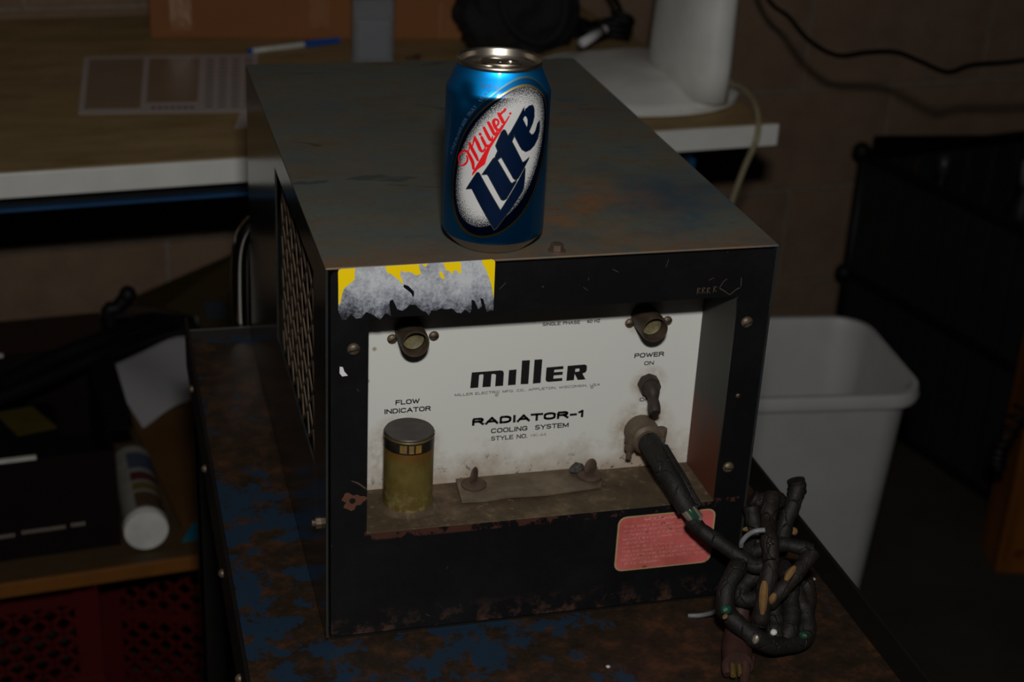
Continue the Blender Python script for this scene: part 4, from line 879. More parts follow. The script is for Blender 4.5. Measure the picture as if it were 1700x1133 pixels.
RS = [([(-27.496,66.123),(-26.687,63.966),(-28.172,60.78),(-31.269,59),(-33.388,60.545),(-34.216,62.934),(-32.955,66.123),(-29.957,68.672),(-27.317,68.904),(-25.159,66.355),(-23.04,62.878),(-22.321,58.854)], [18, 22, 20, 16, 15, 15, 15, 18, 26, 38, 40, 26]),
 ([(-26.313,68.962),(-25.202,74.082)], [12, 16]), ([(-25.504,74.433),(-23.551,71.053),(-21.219,67.598),(-19.614,64.86)], [32, 38, 38, 26]),
 ([(-23.482,73.381),(-22.344,78.967)], [12, 22]), ([(-22.182,78.995),(-20.162,75.485),(-18.337,71.907),(-16.855,70.924),(-15.402,72.642),(-15.383,74.593)], [28, 38, 36, 26, 16, 12]),
 ([(-17.739,79.825),(-16.245,77.052),(-14.632,74.676),(-13.309,75.322)], [28, 34, 32, 16]),
 ([(-16.465,85.942),(-14.184,81.875),(-12.319,78.887),(-11.209,79.486),(-11.082,81.127)], [30, 34, 32, 18, 12]), ([(-13.914,89.616),(-11.889,86.149),(-9.87,82.634),(-8.723,83.309),(-8.421,85.356)], [30, 34, 32, 18, 12]),
 ([(-9.384,87.233),(-7.722,89.441),(-8.206,91.543),(-9.933,91.954),(-10.789,90.282),(-9.735,87.415),(-8.031,85.374),(-6.41,86.348),(-5.38,88.501)], [14, 20, 20, 26, 32, 32, 26, 18, 12]),
 ([(-7.905,95.739),(-6.053,92.529),(-4.464,89.933),(-3.272,90.799)], [28, 34, 30, 14]), ([(-7.108,94.261),(-6.078,96.306),(-4.568,97.493),(-3.982,98.604)], [22, 22, 24, 26])]
bm = BM(); K = 0.066
for i, (pts, ws) in enumerate(RS):
    for j, q in enumerate(stroke(pts, [w_ * K for w_ in ws])): poly2(bm, [q], lambda s, z: canpt(s, z, 0.07 + 0.002 * i + 0.0001 * j), 2.0)
sw_ = [(-23.235,54.252),(-22.924,56.138),(-14.557,72.889),(-4.913,89.016),(-1.571,94.673),(-0.962,94.461),(-1.168,93.558),(-4.801,86.585),(-11.849,73.656),(-13.526,68.624),(-14.89,62.8),(-19.364,58.831),(-22.524,54.49)]
poly2(bm, [sw_], lambda s, z: canpt(s, z, 0.10), 1.5)
for (s0, z0_, r) in (([(-18.745,81.676)][0] + (1.05,)), ([(-0.72,95.917)][0] + (0.8,))):
    poly2(bm, [[(s0 + r * math.cos(2 * pi * k / 16), z0_ + r * math.sin(2 * pi * k / 16)) for k in range(16)]], lambda s, z: canpt(s, z, 0.1), 1.5)
part('script_lettering', bm, RED_INK, body, 'l')
# faint line of capitals climbing beside the oval, and the date code on the neck
bm = BM(); V2, F2, wd = text_bm('A FINE PILSNER BEER  TRULY NATURAL', 0.0); a0 = [(-41.153,62.896)][0]; a1 = [(-12.635,109.72)][0]
dv = Vector((a1[0] - a0[0], a1[1] - a0[1])); ln = dv.length; dv.normalize(); nv = Vector((-dv.y, dv.x)); sc1 = ln / wd
vs_ = [bm.verts.new(canpt(a0[0] + dv.x * v[0] * sc1 + nv.x * v[1] * sc1 - 1.6 * math.sin(pi * v[0] / wd), a0[1] + dv.y * v[0] * sc1 + nv.y * v[1] * sc1 + 2.0 * math.sin(pi * v[0] / wd), 0.06)) for v in V2]
for f in F2: bm.faces.new([vs_[i] for i in f])
part('small_lettering', bm, PALE_INK, body, 'l')
bm = BM(); text_on(bm, 'BEST BY 400', -21, -9, 110.2, 2.2, lambda s, z: canpt(s, z, 0.06)); part('date_code', bm, PALE_INK, body, 'l')

# ------------------------------------------------------------------ on the workbench
ZB = 0.8
cbx = thing('cardboard_carton', 'brown taped cardboard carton on the back of the workbench', 'box', (0.47, 0.60, ZB), frame=ROOM)
bm = BM(); rot = Matrix.Translation((0.2545, 0.5889, 0)) @ Matrix.Rotation(math.radians(-9.9), 4, 'Z')
box(bm, 0, 0.49, 0, 0.12, ZB, ZB + 0.16, 0.002, M=rot)
part('carton_body', bm, CARD, cbx, 'r')
for (a, b, z0_, z1_) in ((0.03, 0.062, 0.01, 0.08), (0.440, 0.475, 0.0, 0.06), (0.0, 0.6, 0.068, 0.078), (0.24, 0.27, 0.01, 0.10)):
    bm = BM(); box(bm, a, b, -0.0008, -0.0002, ZB + z0_ + .002, ZB + z1_, M=rot)
    if z0_ == 0.068: bm.free(); continue
    part('tape_strip', bm, TAPE, cbx, 'r', label='shiny clear tape')

jr = thing('plastic_tub', 'clear square plastic tub on the workbench behind the cooler', 'container', (0.556, 0.418, ZB), frame=ROOM, rz=math.radians(-14))
bm = BM(); ring_prism(bm, rrect(-0.031, 0.031, -0.022, 0.022, 0.008), rrect(-0.0295, 0.0295, -0.0205, 0.0205, 0.007)[::-1], 0.0, 0.105); bmesh.ops.rotate(bm, verts=bm.verts, cent=(0, 0, 0), matrix=Matrix.Rotation(pi / 2, 3, 'X')); 
for v in bm.verts: v.co.z = abs(v.co.z) + ZB if False else v.co.z
zs_ = [v.co.z for v in bm.verts]; dz = ZB + 0.001 - min(zs_)
for v in bm.verts: v.co.z += dz - ZB
part('tub_wall', bm, CLEAR, jr, 'l')
bm = BM(); box(bm, -0.030, 0.030, -0.021, 0.021, 0.0, 0.003); part('tub_base', bm, CLEAR, jr, 'l')
bm = BM(); box(bm, -0.032, 0.032, -0.023, 0.023, 0.094, 0.107, 0.002); part('tub_lid', bm, GREYCAP, jr, 'l')
bm = BM(); box(bm, -0.012, 0.010, -0.006, 0.006, 0.003, 0.012, 0.002, M=Matrix.Rotation(0.5, 4, 'Z')); part('pink_scrap', bm, PINK, jr, 'l')
bm = BM(); box(bm, -0.024, 0.024, -0.012, 0.014, 0.003, 0.06, 0.004); part('grey_contents', bm, GREYCAP, jr, 'l')

pg = thing('form_sheet', 'thin pale form sheet with two blank windows lying on the workbench', 'paper', (0.24, 0.34, ZB), frame=ROOM)
def quad3(bm, q, z0, t=0.0004):
    A = [bm.verts.new((p[0], p[1], z0 + t)) for p in q]; B = [bm.verts.new((p[0], p[1], z0)) for p in q]; n = len(q)
    for i in range(n): bm.faces.new((A[i], A[(i + 1) % n], B[(i + 1) % n], B[i]))
    bm.faces.new(A); bm.faces.new(B[::-1]); bmesh.ops.recalc_face_normals(bm, faces=bm.faces)
a, b, cc, d = Vector((0.1467, 0.4961)), Vector((0.395, 0.4740)), Vector((0.335, 0.1840)), Vector((0.1093, 0.2150))
def bil(s, t): return tuple(a * (1 - s) * (1 - t) + b * s * (1 - t) + cc * s * t + d * (1 - s) * t)
bm = BM(); quad3(bm, [bil(0, 0), bil(1, 0), bil(1, 1), bil(0, 1)], ZB); part('sheet', bm, SHEET, pg, 'r')
for (s0, s1, t0, t1) in ((0.03, 0.34, 0.05, 0.93), (0.37, 0.66, 0.06, 0.84)):
    bm = BM(); quad3(bm, [bil(s0, t0), bil(s1, t0), bil(s1, t1), bil(s0, t1)], ZB + 0.0004, 0.0003); part('blank_window', bm, SHEET_WIN, pg, 'r')
bm = BM(); random.seed(3)
for i in range(4):
    for j in range(13):
        s = 0.70 + i * 0.075; t = 0.08 + j * 0.068
        quad3(bm, [bil(s, t), bil(s + 0.045, t), bil(s + 0.045, t + 0.028), bil(s, t + 0.028)], ZB + 0.0004, 0.0002)
for i in range(7): s = 0.40 + i * 0.036; quad3(bm, [bil(s, .90), bil(s + 0.024, .90), bil(s + .024, .94), bil(s, .94)], ZB + 0.0004, 0.0002)
part('printed_columns', bm, basic('grey_print', c(120, 112, 112), 0.6, bump=0), pg, 'r')
bm = BM(); quad3(bm, [(0.312, 0.182), (0.345, 0.184), (0.345, 0.105), (0.292, 0.118)], ZB + 0.0006); part('folded_corner', bm, SHEET, pg, 'r')

pn = thing('ballpoint_pen', 'white ballpoint pen with a blue cap lying on the workbench', 'pen', (0.46, 0.49, ZB), frame=ROOM)
p0, p1 = Vector((0.381, 0.4745, ZB + 0.0043)), Vector((0.530, 0.518, ZB + 0.0043)); dd = p1 - p0
bm = BM(); cyl(bm, p0 + dd * 0.04, p0 + dd * 0.62, 0.0042, n=12); part('barrel', bm, PENW, pn, 'r', smooth=True)
bm = BM(); cyl(bm, p0, p0 + dd * 0.05, 0.0040, n=12); part('end_plug', bm, PENB, pn, 'r', smooth=True)
bm = BM(); cyl(bm, p0 + dd * 0.60, p0 + dd, 0.0052, 0.0045, n=12); part('pen_cap', bm, PENB, pn, 'r', smooth=True)
bm = BM(); q0, q1 = p0 + dd * 0.72, p0 + dd * 0.98; cyl(bm, q0 + Vector((0, -.003, .005)), q1 + Vector((0, -.003, .004)), 0.0012, n=6); part('cap_clip', bm, PENB, pn, 'r')

bg = thing('black_bag', 'crumpled black cloth bag on the workbench behind the can', 'bag', (0.792, 0.440, ZB), frame=ROOM)
bm = BM(); bmesh.ops.create_icosphere(bm, subdivisions=5, radius=1)
from mathutils import noise as mn
for v in bm.verts:
    p = v.co.copy(); k = 1 / max(abs(p.x), abs(p.y), abs(p.z)) ; p = p.lerp(p * k, 0.45); nz_ = mn.fractal(p * 2.2, 1.0, 2.0, 4) * 0.16
    p = p * (1 + nz_); v.co = Vector((0.095 * p.x, 0.050 * p.y, max(0.0, 0.075 + 0.085 * p.z)))
part('bag_body', bm, CLOTH, bg, 'l', smooth=True)
bm = BM(); tube(bm, [(-0.05, -0.045, 0.13), (-0.04, -0.062, 0.06), (0.01, -0.066, 0.025), (0.05, -0.06, 0.05), (0.06, -0.04, 0.12)], 0.006, 8, 6); part('bag_strap', bm, CLOTH, bg, 'l', smooth=True)
ck = thing('cable_coil', 'loose coil of black cable between the black bag and the white stand', 'cable', (0.945, 0.46, ZB), frame=ROOM)
bm = BM(); pts = []
for i in range(60):
    t = i / 60 * 2 * pi * 3.2; r = 0.034 + 0.006 * math.sin(i * 1.7); pts.append((r * 1.3 * math.cos(t), r * math.sin(t), 0.006 + 0.03 * i / 60 + 0.006 * math.sin(i)))
tube(bm, pts, 0.0045, 8, 2); part('coiled_cable', bm, BLACKP, ck, 'l', smooth=True)
bm = BM(); tube(bm, [(0.044, 0.02, 0.03), (0.052, 0.08, 0.05), (0.03, 0.17, 0.10), (-0.05, 0.21, 0.16), (-0.1, 0.215, 0.22)], 0.0045, 8, 6); part('cable_tail', bm, BLACKP, ck, 'l', smooth=True)
kb = thing('steel_bolt', 'small dark bolt lying beside the clear tub', 'bolt', (0.612, 0.400, ZB), frame=ROOM)
bm = BM(); cyl(bm, (-0.008, 0, 0.004), (0.008, 0.002, 0.004), 0.0025, n=10); part('shank', bm, RUSTY, kb, 'l', smooth=True)
bm = BM(); cyl(bm, (0.008, 0.002, 0.0045), (0.013, 0.003, 0.0045), 0.0045, n=6); part('bolt_head', bm, RUSTY, kb, 'l')

# white pedestal stand
fs = thing('pedestal_stand', 'white plastic pedestal stand with a round foot on the bench end', 'stand', (0.88, 0.197, ZB), frame=ROOM)
def sup(bm, prof, n=64, p=2.3):
    rings = []
    for rx, ry, z, ox_ in prof:
        ring = []
        for i in range(n):
            t = 2 * pi * i / n; cs, sn = math.cos(t), math.sin(t); k = (abs(cs) ** p + abs(sn) ** p) ** (-1 / p)
            ring.append(bm.verts.new((ox_ + rx * k * cs, ry * k * sn, z)))
        rings.append(ring)
    for a, b in zip(rings, rings[1:]):
        for i in range(n): bm.faces.new((a[i], a[(i + 1) % n], b[(i + 1) % n], b[i]))
    bm.faces.new(rings[0][::-1]); bm.faces.new(rings[-1]); bmesh.ops.recalc_face_normals(bm, faces=bm.faces)
bm = BM(); sup(bm, [(0.138, 0.142, 0.0, 0), (0.146, 0.149, 0.004, 0), (0.147, 0.150, 0.012, 0), (0.143, 0.146, 0.017, 0), (0.139, 0.143, 0.0185, 0), (0.137, 0.141, 0.0175, 0), (0.120, 0.126, 0.024, 0.004), (0.095, 0.105, 0.031, 0.012), (0.06, 0.085, 0.037, 0.03)]); part('foot', bm, WHITE_PL, fs, 'l', smooth=True)
bm = BM()
rings = []
for k in range(9):
    z = 0.020 + k * 0.045; t = k / 8; wy = 0.098 - 0.012 * t; wx = 0.036 - 0.008 * t; oxx = 0.055 + 0.01 * t
    rings.append([bm.verts.new((oxx + wx * math.copysign(abs(math.cos(a_)) ** 0.8, math.cos(a_)), -0.062 + wy * math.copysign(abs(math.sin(a_)) ** 0.75, math.sin(a_)), z)) for a_ in [2 * pi * i / 40 for i in range(40)]])
for a_, b_ in zip(rings, rings[1:]):
    for i in range(40): bm.faces.new((a_[i], a_[(i + 1) % 40], b_[(i + 1) % 40], b_[i]))
bm.faces.new(rings[0][::-1]); bm.faces.new(rings[-1]); part('column', bm, WHITE_PL, fs, 'l', smooth=True)
tb = thing('white_tube', 'short white plastic tube lying on the rim of the white stand', 'tube', (0.86, 0.335, ZB + 0.03), frame=ROOM)
bm = BM(); cyl(bm, (-0.006, -0.006, 0.004), (0.042, 0.030, 0.012), 0.007, n=14); part('tube_body', bm, PAPER, tb, 'l', smooth=True)
bm = BM(); cyl(bm, (0.042, 0.030, 0.012), (0.050, 0.036, 0.0135), 0.0062, n=14); part('tube_cap', bm, PAPER, tb, 'l', smooth=True)
bcord = thing('beige_cord', 'beige power cord hanging from the white stand over the bench edge', 'cord', (0.97, 0.0, 0.0), frame=ROOM)
bm = BM(); tube(bm, [(0.975, 0.12, ZB + 0.022), (0.990, 0.085, ZB + 0.030), (0.990, 0.04, ZB + 0.024), (0.982, 0.006, ZB + 0.010), (0.974, -0.012, 0.790), (0.968, -0.014, 0.770), (0.960, -0.012, 0.745), (0.9477, -0.010, 0.6958), (0.942, 0.005, 0.62), (0.948, 0.09, 0.53), (0.96, 0.15, 0.3), (0.98, 0.17, 0.012), (1.2, 0.3, 0.006)], 0.0042, 10, 6)
part('cord', bm, BEIGE, bcord, 'r', smooth=True)

wc = thing('hanging_cord', 'black cord sagging through the air in front of the block wall', 'cord', (0.95, 1.0, 0.0))
bm = BM(); tube(bm, [(0.88, 1.52, 1.0), (0.900, 1.47, 0.93), (0.9107, 1.3958, 0.8765), (0.9135, 1.3218, 0.8672), (0.9144, 1.245, 0.8507), (0.9173, 1.1526, 0.8509), (0.9233, 1.0715, 0.8764), (0.9419, 1.026, 0.8879), (0.9594, 0.9852, 0.8849), (0.9768, 0.9443, 0.8815), (0.9939, 0.9136, 0.8993), (1.0309, 0.856, 0.9204), (1.12, 0.80, 0.96), (1.3, 0.75, 1.1)], 0.0036, 8, 6)
part('cord', bm, BLACKP, wc, smooth=True)

# ------------------------------------------------------------------ on the low shelf
ZS = 0.300
db = thing('dark_carton', 'open dark printed carton on the low shelf at left', 'box', (-0.15, -0.03, ZS), frame=ROOM)
bx0, bx1, by0, by1 = -0.30, 0.105, -0.030, 0.28
bm = BM(); box(bm, bx0, bx1, by0, by0 + 0.004, ZS, ZS + 0.140); part('front_wall', bm, DARKCARD, db, 'r')
bm = BM(); box(bm, bx0, bx1, by1 - 0.004, by1, ZS, ZS + 0.140); part('rear_wall', bm, DARKCARD, db, 'r')
bm = BM(); box(bm, bx0, bx0 + 0.004, by0 + .004, by1 - .004, ZS, ZS + 0.140); part('side_wall', bm, DARKCARD, db, 'r')
bm = BM(); box(bm, bx1 - 0.004, bx1, by0 + .004, by1 - .004, ZS, ZS + 0.140); part('side_wall', bm, DARKCARD, db, 'r')
bm = BM(); box(bm, bx0 + .004, bx1 - .004, by0 + .004, by1 - .004, ZS, ZS + 0.004); part('bottom', bm, DARKCARD, db, 'r')
bm = BM(); box(bm, bx0, 0.010, by0 - 0.0005, by0 + 0.0045, ZS + 0.1395, ZS + 0.1435); part('highlight_strip', bm, EDGE_HIGHLIGHT, db, 'r', label='pale strip painted as an edge highlight')  # bright highlight along the carton's top edge, put in as a pale strip
bm = BM(); box(bm, bx0, -0.01, by1 - 0.005, by1 + 0.0005, ZS + 0.1395, ZS + 0.143); part('highlight_strip', bm, EDGE_HIGHLIGHT, db, 'r', label='pale strip painted as an edge highlight')
bm = BM(); box(bm, bx1 - 0.004, bx1 + 0.03, by0 + 0.05, by1 - 0.02, 0, 0.003, M=Matrix.Translation((0, 0, ZS + 0.14))); part('flap', bm, DARKCARD, db, 'r')
bm = BM()
for (uu, z, ln_) in ((-0.045, 0.034, 0.022), (-0.015, 0.036, 0.05), (0.045, 0.037, 0.018)):
    k = 0.0
    while k < ln_: quad = box(bm, uu + k, uu + k + 0.003, by0 - 0.0006, by0 - 0.0001, ZS + z, ZS + z + 0.0045); k += 0.0045
part('printed_line', bm, basic('pale_box_print', c(150, 140, 130), 0.6, bump=0), db, 'r')
tc = thing('black_case', 'black tool case with a yellow tag lying inside the dark carton', 'case', (-0.06, 0.10, ZS + 0.005), frame=ROOM)
bm = BM(); box(bm, -0.19, 0.05, 0.02, 0.23, ZS + 0.005, ZS + 0.09, 0.012); part('case_body', bm, BLACKP, tc, 'r', smooth=True)
bm = BM(); quad3(bm, [(-0.030, 0.205), (0.020, 0.212), (0.048, 0.140), (-0.005, 0.130)], ZS + 0.0901, 0.0006); part('yellow_tag', bm, YEL_DIM, tc, 'r', label='dull yellow tag')

sc3 = thing('spray_can', 'white-capped spray can lying on the low shelf with its end facing out', 'can', (0.136, 0.0, ZS), frame=ROOM)
a3, b3 = Vector((0.1345, -0.055, ZS + 0.031)), Vector((0.140, 0.125, ZS + 0.031)); dd = b3 - a3
bm = BM(); cyl(bm, a3 + dd * 0.03, b3, 0.0265, n=36); part('can_body', bm, basic('off_white_can', c(140, 136, 126), 0.5, bump=0), sc3, 'r', smooth=True)
bm = BM(); cyl(bm, a3, a3 + dd * 0.06, 0.0275, 0.0285, n=36); part('can_cap', bm, basic('bright_white_cap', c(226, 224, 218), 0.4, scale=30, bump=0), sc3, 'r', smooth=True, label='white plastic cap')
for (t0, t1, col) in ((0.10, 0.30, c(84, 62, 44)), (0.34, 0.44, c(110, 92, 44)), (0.48, 0.60, c(88, 44, 44)), (0.66, 0.90, c(70, 78, 98))):
    bm = BM(); p0 = a3 + dd * t0; p1 = a3 + dd * t1; n = 16; e = dd.normalized(); x_ = Vector((1, 0, 0)); x_ = (x_ - e * x_.dot(e)).normalized(); z_ = x_.cross(e)
    V_ = [[bm.verts.new(p + 0.0269 * (math.cos(a_) * x_ + math.sin(a_) * z_)) for a_ in [math.radians(-10 + 120 * i / n) for i in range(n + 1)]] for p in (p0, p1)]
    for i in range(n): bm.faces.new((V_[0][i], V_[0][i + 1], V_[1][i + 1], V_[1][i]))
    part('label_band', bm, basic('band', col, 0.5, bump=0), sc3, 'r', smooth=True)

me_ = thing('manila_folder', 'large manila card folder lying flat on the low shelf', 'folder', (0.22, 0.22, ZS), frame=ROOM)
bm = BM(); quad3(bm, [(0.185, -0.015), (0.152, 0.42), (0.300, 0.49), (0.262, 0.035)], ZS, 0.006); part('folder_sheet', bm, MANILA, me_, 'r')
bm = BM(); quad3(bm, [(0.225, 0.070), (0.235, 0.125), (0.258, 0.140), (0.250, 0.085)], ZS + 0.0061, 0.0004); part('address_label', bm, PAPER, me_, 'r')
wp = thing('white_paper', 'creased white paper sheet draped over the manila folder', 'paper', (0.21, 0.40, ZS + 0.03), frame=ROOM)
bm = BM(); G = [[None] * 9 for _ in range(9)]
a, b, cc, d = Vector((0.1280, 0.420)), Vector((0.300, 0.540)), Vector((0.275, 0.330)), Vector((0.172, 0.250))
for i in range(9):
    for j in range(9):
        s, t = i / 8, j / 8; p = a * (1 - s) * (1 - t) + b * s * (1 - t) + cc * s * t + d * (1 - s) * t; x_ = (p.x * 0.8 + p.y * .6) * 40
        G[i][j] = bm.verts.new((p.x, p.y, ZS + 0.020 + 0.005 * math.sin(x_) + 0.036 * (1 - t)))
for i in range(8):
    for j in range(8): bm.faces.new((G[i][j], G[i + 1][j], G[i + 1][j + 1], G[i][j + 1]))
bmesh.ops.solidify(bm, geom=bm.faces[:], thickness=0.0006); part('sheet', bm, PAPER, wp, 'r', smooth=True)
cc2 = thing('cyan_card', 'cyan card corner sticking out on the low shelf by the cart', 'card', (0.21, -0.02, ZS), frame=ROOM)
bm = BM(); quad3(bm, [(0.180, -0.045), (0.2186, 0.0313), (0.262, 0.028), (0.262, -0.040)], ZS + 0.0002, 0.001); part('card', bm, CYAN, cc2, 'r')
bm = BM(); quad3(bm, [(0.214, -0.008), (0.216, -0.003), (0.240, -0.001), (0.238, -0.006)], ZS + 0.0013, 0.0002); part('printed_line', bm, basic('pale_cyan_print', c(150, 200, 210), 0.5, bump=0), cc2, 'r')
ye = thing('leaning_envelope', 'brownish yellow padded envelope leaning against the wall under the bench', 'envelope', (0.35, 0.6, ZS), frame=ROOM)
bm = BM(); a, b, cc, d = Vector((0.20, 0.62, 0.302)), Vector((0.225, 0.715, 0.325)), Vector((0.42, 0.72, 0.395)), Vector((0.42, 0.60, 0.302))
f1 = [bm.verts.new(p) for p in (a, b, cc, d)]; bm.faces.new(f1); bmesh.ops.solidify(bm, geom=bm.faces[:], thickness=0.012); part('envelope_body', bm, basic('olive_envelope', c(78, 60, 18), 0.7, scale=9, var=0.2, bump=0.05), ye, 'r')
bm = BM(); box(bm, -0.018, 0.018, -0.0006, 0, -0.018, 0.018, 0.0, M=Matrix.Translation((0.345, 0.628, 0.322)) @ Matrix.Rotation(math.radians(-50), 4, 'X')); part('blue_stamp', bm, basic('blue_grey_stamp', c(34, 40, 48), 0.6, bump=0), ye, 'r')
lb2 = thing('flat_carton', 'low reddish brown carton behind the dark carton under the bench', 'box', (-0.1, 0.5, ZS), frame=ROOM)
bm = BM(); box(bm, -0.5, 0.150, 0.36, 0.56, ZS, ZS + 0.070, 0.003); part('carton_body', bm, basic('red_brown_card', c(56, 32, 18), 0.8, scale=9, bump=0.05), lb2, 'r')
hs = thing('hose_bundle', 'tangled bundle of black hose and cable lying over the shelf cartons', 'hose', (0.1, 0.42, ZS + 0.15), frame=ROOM)
hb = [[(-0.0199,0.1538,0.456),(0.0464,0.2125,0.456),(0.1339,0.2736,0.455),(0.2067,0.38,0.4269),(0.273,0.42,0.3962)], [(-0.03,0.1155,0.454),(0.0587,0.1751,0.454),(0.147,0.246,0.452),(0.2399,0.4,0.4015),(0.2806,0.43,0.3807)],
      [(0.1442,0.36,0.4539),(0.1768,0.38,0.4468),(0.2186,0.4,0.4288),(0.2658,0.42,0.4)], [(0.1183,0.34,0.3485),(0.1359,0.36,0.3865),(0.1906,0.4,0.4069),(0.2583,0.43,0.4015),(0.2816,0.42,0.3769)]]
for i, (pts, r) in enumerate(zip(hb, (0.012, 0.010, 0.011, 0.004))):
    bm = BM(); tube(bm, pts, r, 12, 6); part('hose_length', bm, BLACKP if i != 2 else basic('brown_hose', c(50, 40, 30), 0.6, bump=0), hs, 'r', smooth=True)
cl = thing('spring_clamp', 'black spring clamp standing up from the hose bundle under the bench', 'clamp', (0.155, 0.38, ZS + 0.17), frame=ROOM)
q = [(0.1471,0.36,0.4294),(0.1445,0.36,0.4587),(0.1733,0.36,0.4798)]
bm = BM(); tube(bm, [q[0], q[1], (q[1][0] + 0.012, q[1][1], q[1][2] + 0.002), q[2]], 0.011, 12, 4); part('clamp_body', bm, BLACKP, cl, 'r', smooth=True)
bm = BM(); bmesh.ops.create_uvsphere(bm, u_segments=16, v_segments=8, radius=0.013, matrix=Matrix.Translation(q[2]) @ Matrix.Diagonal((1, 1, 1.1, 1))); part('clamp_tip', bm, BLACKP, cl, 'r', smooth=True)

# ------------------------------------------------------------------ red milk crates under the shelf
def crate(label, u1, v0, rz=0.0):
    t = thing('milk_crate', label, 'crate', (u1 - 0.165, v0 + 0.165, 0), frame=ROOM, rz=rz, group='red milk crates under the shelf')
    hw, hz = 0.165, 0.270
    for side in range(4):
        Ms = Matrix.Rotation(side * pi / 2, 4, 'Z')
        bm = BM()
        for z in (0.0, 0.125, 0.252): box(bm, -hw + 0.03, hw - 0.03, -hw, -hw + 0.006, z, z + 0.014, M=Ms)
        part('rail_frame', bm, REDPL, t, 'l')
        bm = BM(); n = 9; stp = 2 * (hw - 0.03) / n
        for tier in (0.014, 0.139):
            hgt = 0.113
            for i in range(-4, n + 1):
                for s in (1, -1):
                    xa = -hw + 0.03 + i * stp if s > 0 else -hw + 0.03 + (i + 4) * stp
                    a = Vector((xa, tier)); b = Vector((xa + s * hgt * 1.05, tier + hgt)); lo, hi = -hw + 0.03, hw - 0.03
                    if s < 0: a = Vector((xa, tier)); b = Vector((xa - hgt * 1.05, tier + hgt))
                    def clip(p, q_):
                        d = q_ - p; t0, t1 = 0.0, 1.0
                        for bound, sg in ((lo, 1), (hi, -1)):
                            f0 = sg * (p.x - bound); f1_ = sg * (q_.x - bound)
                            if f0 < 0 and f1_ < 0: return None
                            if f0 < 0: t0 = max(t0, f0 / (f0 - f1_))
                            elif f1_ < 0: t1 = min(t1, f0 / (f0 - f1_))
                        return None if t0 >= t1 else (p + d * t0, p + d * t1)
                    r = clip(a, b)
                    if not r or (r[1] - r[0]).length < 0.01: continue
                    p, q_ = r; d = (q_ - p).normalized(); nn = Vector((-d.y, d.x)) * 0.003
                    V_ = [bm.verts.new(Ms @ Vector((w_.x, y_, w_.y))) for y_ in (-hw + 0.0005, -hw + 0.0045) for w_ in (p + nn, q_ + nn, q_ - nn, p - nn)]
                    for f in ((0, 1, 2, 3), (7, 6, 5, 4), (0, 4, 5, 1), (1, 5, 6, 2), (2, 6, 7, 3), (3, 7, 4, 0)): bm.faces.new([V_[k] for k in f])
        part('lattice', bm, REDPL, t, 'l')
        bm = BM(); box(bm, hw - 0.030, hw, -hw, -hw + 0.006, 0, 0.268, M=Ms); box(bm, hw - 0.006, hw, -hw + .006, -hw + 0.030, 0, 0.268, M=Ms); box(bm, hw - 0.034, hw + 0.002, -hw - 0.0025, -hw + 0.004, 0.12, 0.135, M=Ms); part('corner_post', bm, REDPL, t, 'l')
    bm = BM()
    for k in range(7): box(bm, -hw + 0.006, hw - 0.006, -hw + 0.02 + k * 0.048, -hw + 0.03 + k * 0.048, 0.004, 0.008)
    part('crate_floor', bm, REDPL, t, 'l')
    return t
crate('red plastic milk crate under the low shelf, leftmost', 0.068, -0.078)
crate('red plastic milk crate set back under the low shelf beside the other crate', 0.462, -0.01, math.radians(-24))

# ------------------------------------------------------------------ right side: bin, slatted basket, wooden post
bn = thing('waste_bin', 'tall tapered grey-white plastic waste bin on the floor behind the cart', 'bin', (0.745, 0.896, 0), rz=math.radians(-6))
def rloop(hx, hy, r, n=6): return rrect(-hx, hx, -hy, hy, r, n)
bm = BM(); LV = [(0.145, 0.095, 0.0, 0.03), (0.172, 0.118, 0.47, 0.045), (0.174, 0.120, 0.478, 0.046), (0.184, 0.130, 0.480, 0.05), (0.186, 0.132, 0.488, 0.05), (0.183, 0.129, 0.500, 0.05), (0.176, 0.122, 0.500, 0.047), (0.171, 0.117, 0.486, 0.045), (0.142, 0.092, 0.006, 0.028)]
rings = [[bm.verts.new((x, y, z)) for x, y in rloop(hx, hy, r)] for hx, hy, z, r in LV]
for a_, b_ in zip(rings, rings[1:]):
    n = len(a_)
    for i in range(n): bm.faces.new((a_[i], a_[(i + 1) % n], b_[(i + 1) % n], b_[i]))
bm.faces.new(rings[0][::-1]); bm.faces.new(rings[-1]); bmesh.ops.recalc_face_normals(bm, faces=bm.faces)
part('bin_shell', bm, BIN_PL, bn, 'l', smooth=True, angle=50)

bk = thing('slatted_hamper', 'large open black slatted bin standing by the wall at right', 'bin', (1.2869, 1.7004, 0), rz=math.radians(12.1))
Lk, Wk = 0.60, 0.46        # depth towards the camera (-y), width (+x)
def slats(x0, y0, x1, y1, face):
    dx, dy = x1 - x0, y1 - y0; ln_ = math.hypot(dx, dy); n = round(ln_ / 0.062); ang = math.atan2(dy, dx)
    for (z0_, z1_) in ((0.02, 0.255), (0.275, 0.495)):
        for i in range(n):
            Ms = Matrix.Translation((x0, y0, 0)) @ Matrix.Rotation(ang, 4, 'Z'); bm = BM(); box(bm, (i + 0.06) * ln_ / n, (i + 0.94) * ln_ / n, -0.004, 0.004, z0_, z1_, 0.0015, M=Ms); part('slat', bm, SLAT, bk, 'l')
    for z in (0.0, 0.255, 0.495):
        Ms = Matrix.Translation((x0, y0, 0)) @ Matrix.Rotation(ang, 4, 'Z'); bm = BM(); box(bm, 0, ln_, -0.008, 0.008, z, z + 0.02, 0.003, M=Ms); part('rail', bm, BLACKP, bk, 'l')
slats(0, 0, 0, -Lk, 0); slats(0, -Lk, Wk, -Lk, 0); slats(Wk, -Lk, Wk, 0, 0); slats(0, 0, Wk, 0, 0)
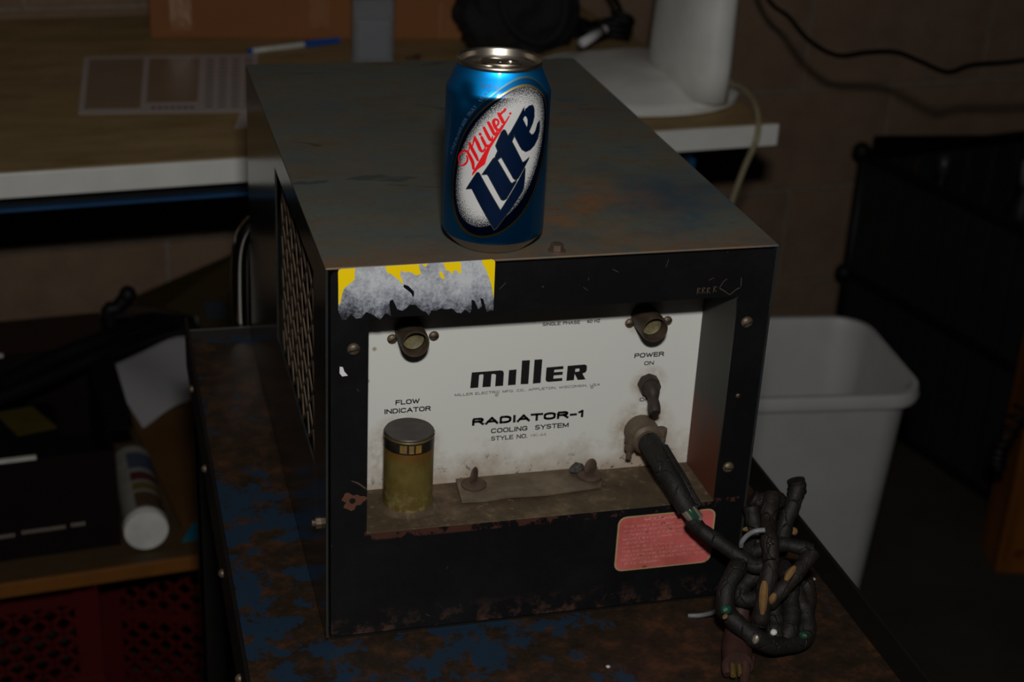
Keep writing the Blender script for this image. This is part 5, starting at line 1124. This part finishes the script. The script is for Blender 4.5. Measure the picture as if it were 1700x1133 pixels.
for (x, y) in ((0, 0), (0, -Lk), (Wk, -Lk), (Wk, 0)):
    bm = BM(); cyl(bm, (x, y, 0), (x, y, 0.515), 0.012, n=12); part('corner_post', bm, BLACKP, bk, 'l', smooth=True)
    for z in (0.265, 0.515):
        bm = BM(); bmesh.ops.create_uvsphere(bm, u_segments=14, v_segments=8, radius=0.018, matrix=Matrix.Translation((x - 0.01, y, z))); part('corner_knob', bm, BLACKP, bk, 'l', smooth=True)
bm = BM(); box(bm, 0.008, Wk - .008, -Lk + .008, -.008, 0.30, 0.306); part('inner_floor', bm, BLACKP, bk, 'l')
bm = BM(); v8 = [bm.verts.new(p) for p in ((0.004, -.012, .5), (Wk - .004, -.012, .5), (Wk - .004, -.012, .506), (0.004, -.012, .548))]; bm.faces.new(v8); bmesh.ops.solidify(bm, geom=bm.faces[:], thickness=0.004); part('rear_panel', bm, BLACKP, bk, 'l')
def bottle(label, x, y, h, r, capm, bodym, tag=None):
    t = thing('bottle', label, 'bottle', (0, 0, 0)); Mb = MTX[bk.name] @ Matrix.Translation((x, y, 0.306)); t.matrix_world = Mb; MTX[t.name] = Mb
    bm = BM(); lathe(bm, [(0.0001, 0), (r, 0), (r, h * 0.62), (r * 0.9, h * 0.70), (r * 0.42, h * 0.80), (r * 0.40, h * 0.86)], (0, 0, 0), 20, close=True); part('bottle_body', bm, bodym, t, 'l', smooth=True)
    bm = BM(); cyl(bm, (0, 0, h * 0.84), (0, 0, h), r * 0.5, n=16); part('bottle_cap', bm, capm, t, 'l', smooth=True)
    if tag:
        bm = BM(); lathe(bm, [(r + 0.0004, h * 0.46), (r + 0.0004, h * 0.60)], (0, 0, 0), 20); part('bottle_label', bm, tag, t, 'l', smooth=True)
DIMW = basic('dim_plastic', c(84, 84, 86), 0.4, bump=0)
bottle('bottle with a pale grey cap inside the black slatted bin', 0.12, -0.30, 0.27, 0.030, GREYCAP, BLACKP)
bottle('bottle with a dull yellow label inside the black slatted bin', 0.13, -0.42, 0.26, 0.028, DIMW, DIMW, YEL_DIM)
bottle('small dark-capped bottle at the back of the black slatted bin', 0.06, -0.15, 0.24, 0.022, basic('dark_cap', c(60, 60, 60), 0.4, bump=0), BLACKP)

wpst = thing('wooden_post', 'upright orange-varnished wooden post at the right edge', 'post', (1.32, 1.03, 0), rz=math.radians(-14))
bm = BM(); box(bm, -0.047, 0.055, -0.02, 0.07, 0.0, 0.95, 0.003); part('post', bm, OWOOD, wpst, 'l')
for z in (0.04, 0.115):
    bm = BM(); cyl(bm, (-0.018 + z * .1, -0.0215, z), (-0.018 + z * .1, -0.0195, z), 0.009, n=16); part('knot', bm, KNOT, wpst, 'l')
sp_ = thing('coiled_cord', 'short black coiled cord hanging against the wooden post', 'cord', (1.25, 1.0, 0))
bm = BM(); a = Vector((1.1597, 0.8861, 0.3917)); b = Vector((1.1373, 0.8896, 0.2905)); pts = []
for i in range(91):
    t = i / 90; e = (b - a).normalized(); x_ = e.orthogonal().normalized(); y_ = e.cross(x_); pts.append(tuple(a + (b - a) * t + 0.012 * (math.cos(t * 2 * pi * 8) * x_ + math.sin(t * 2 * pi * 8) * y_) + Vector((-0.012 * math.sin(t * pi), 0, -0.01 * math.sin(t * pi)))))
tube(bm, pts, 0.0032, 8, 1); part('coil', bm, BLACKP, sp_, smooth=True)
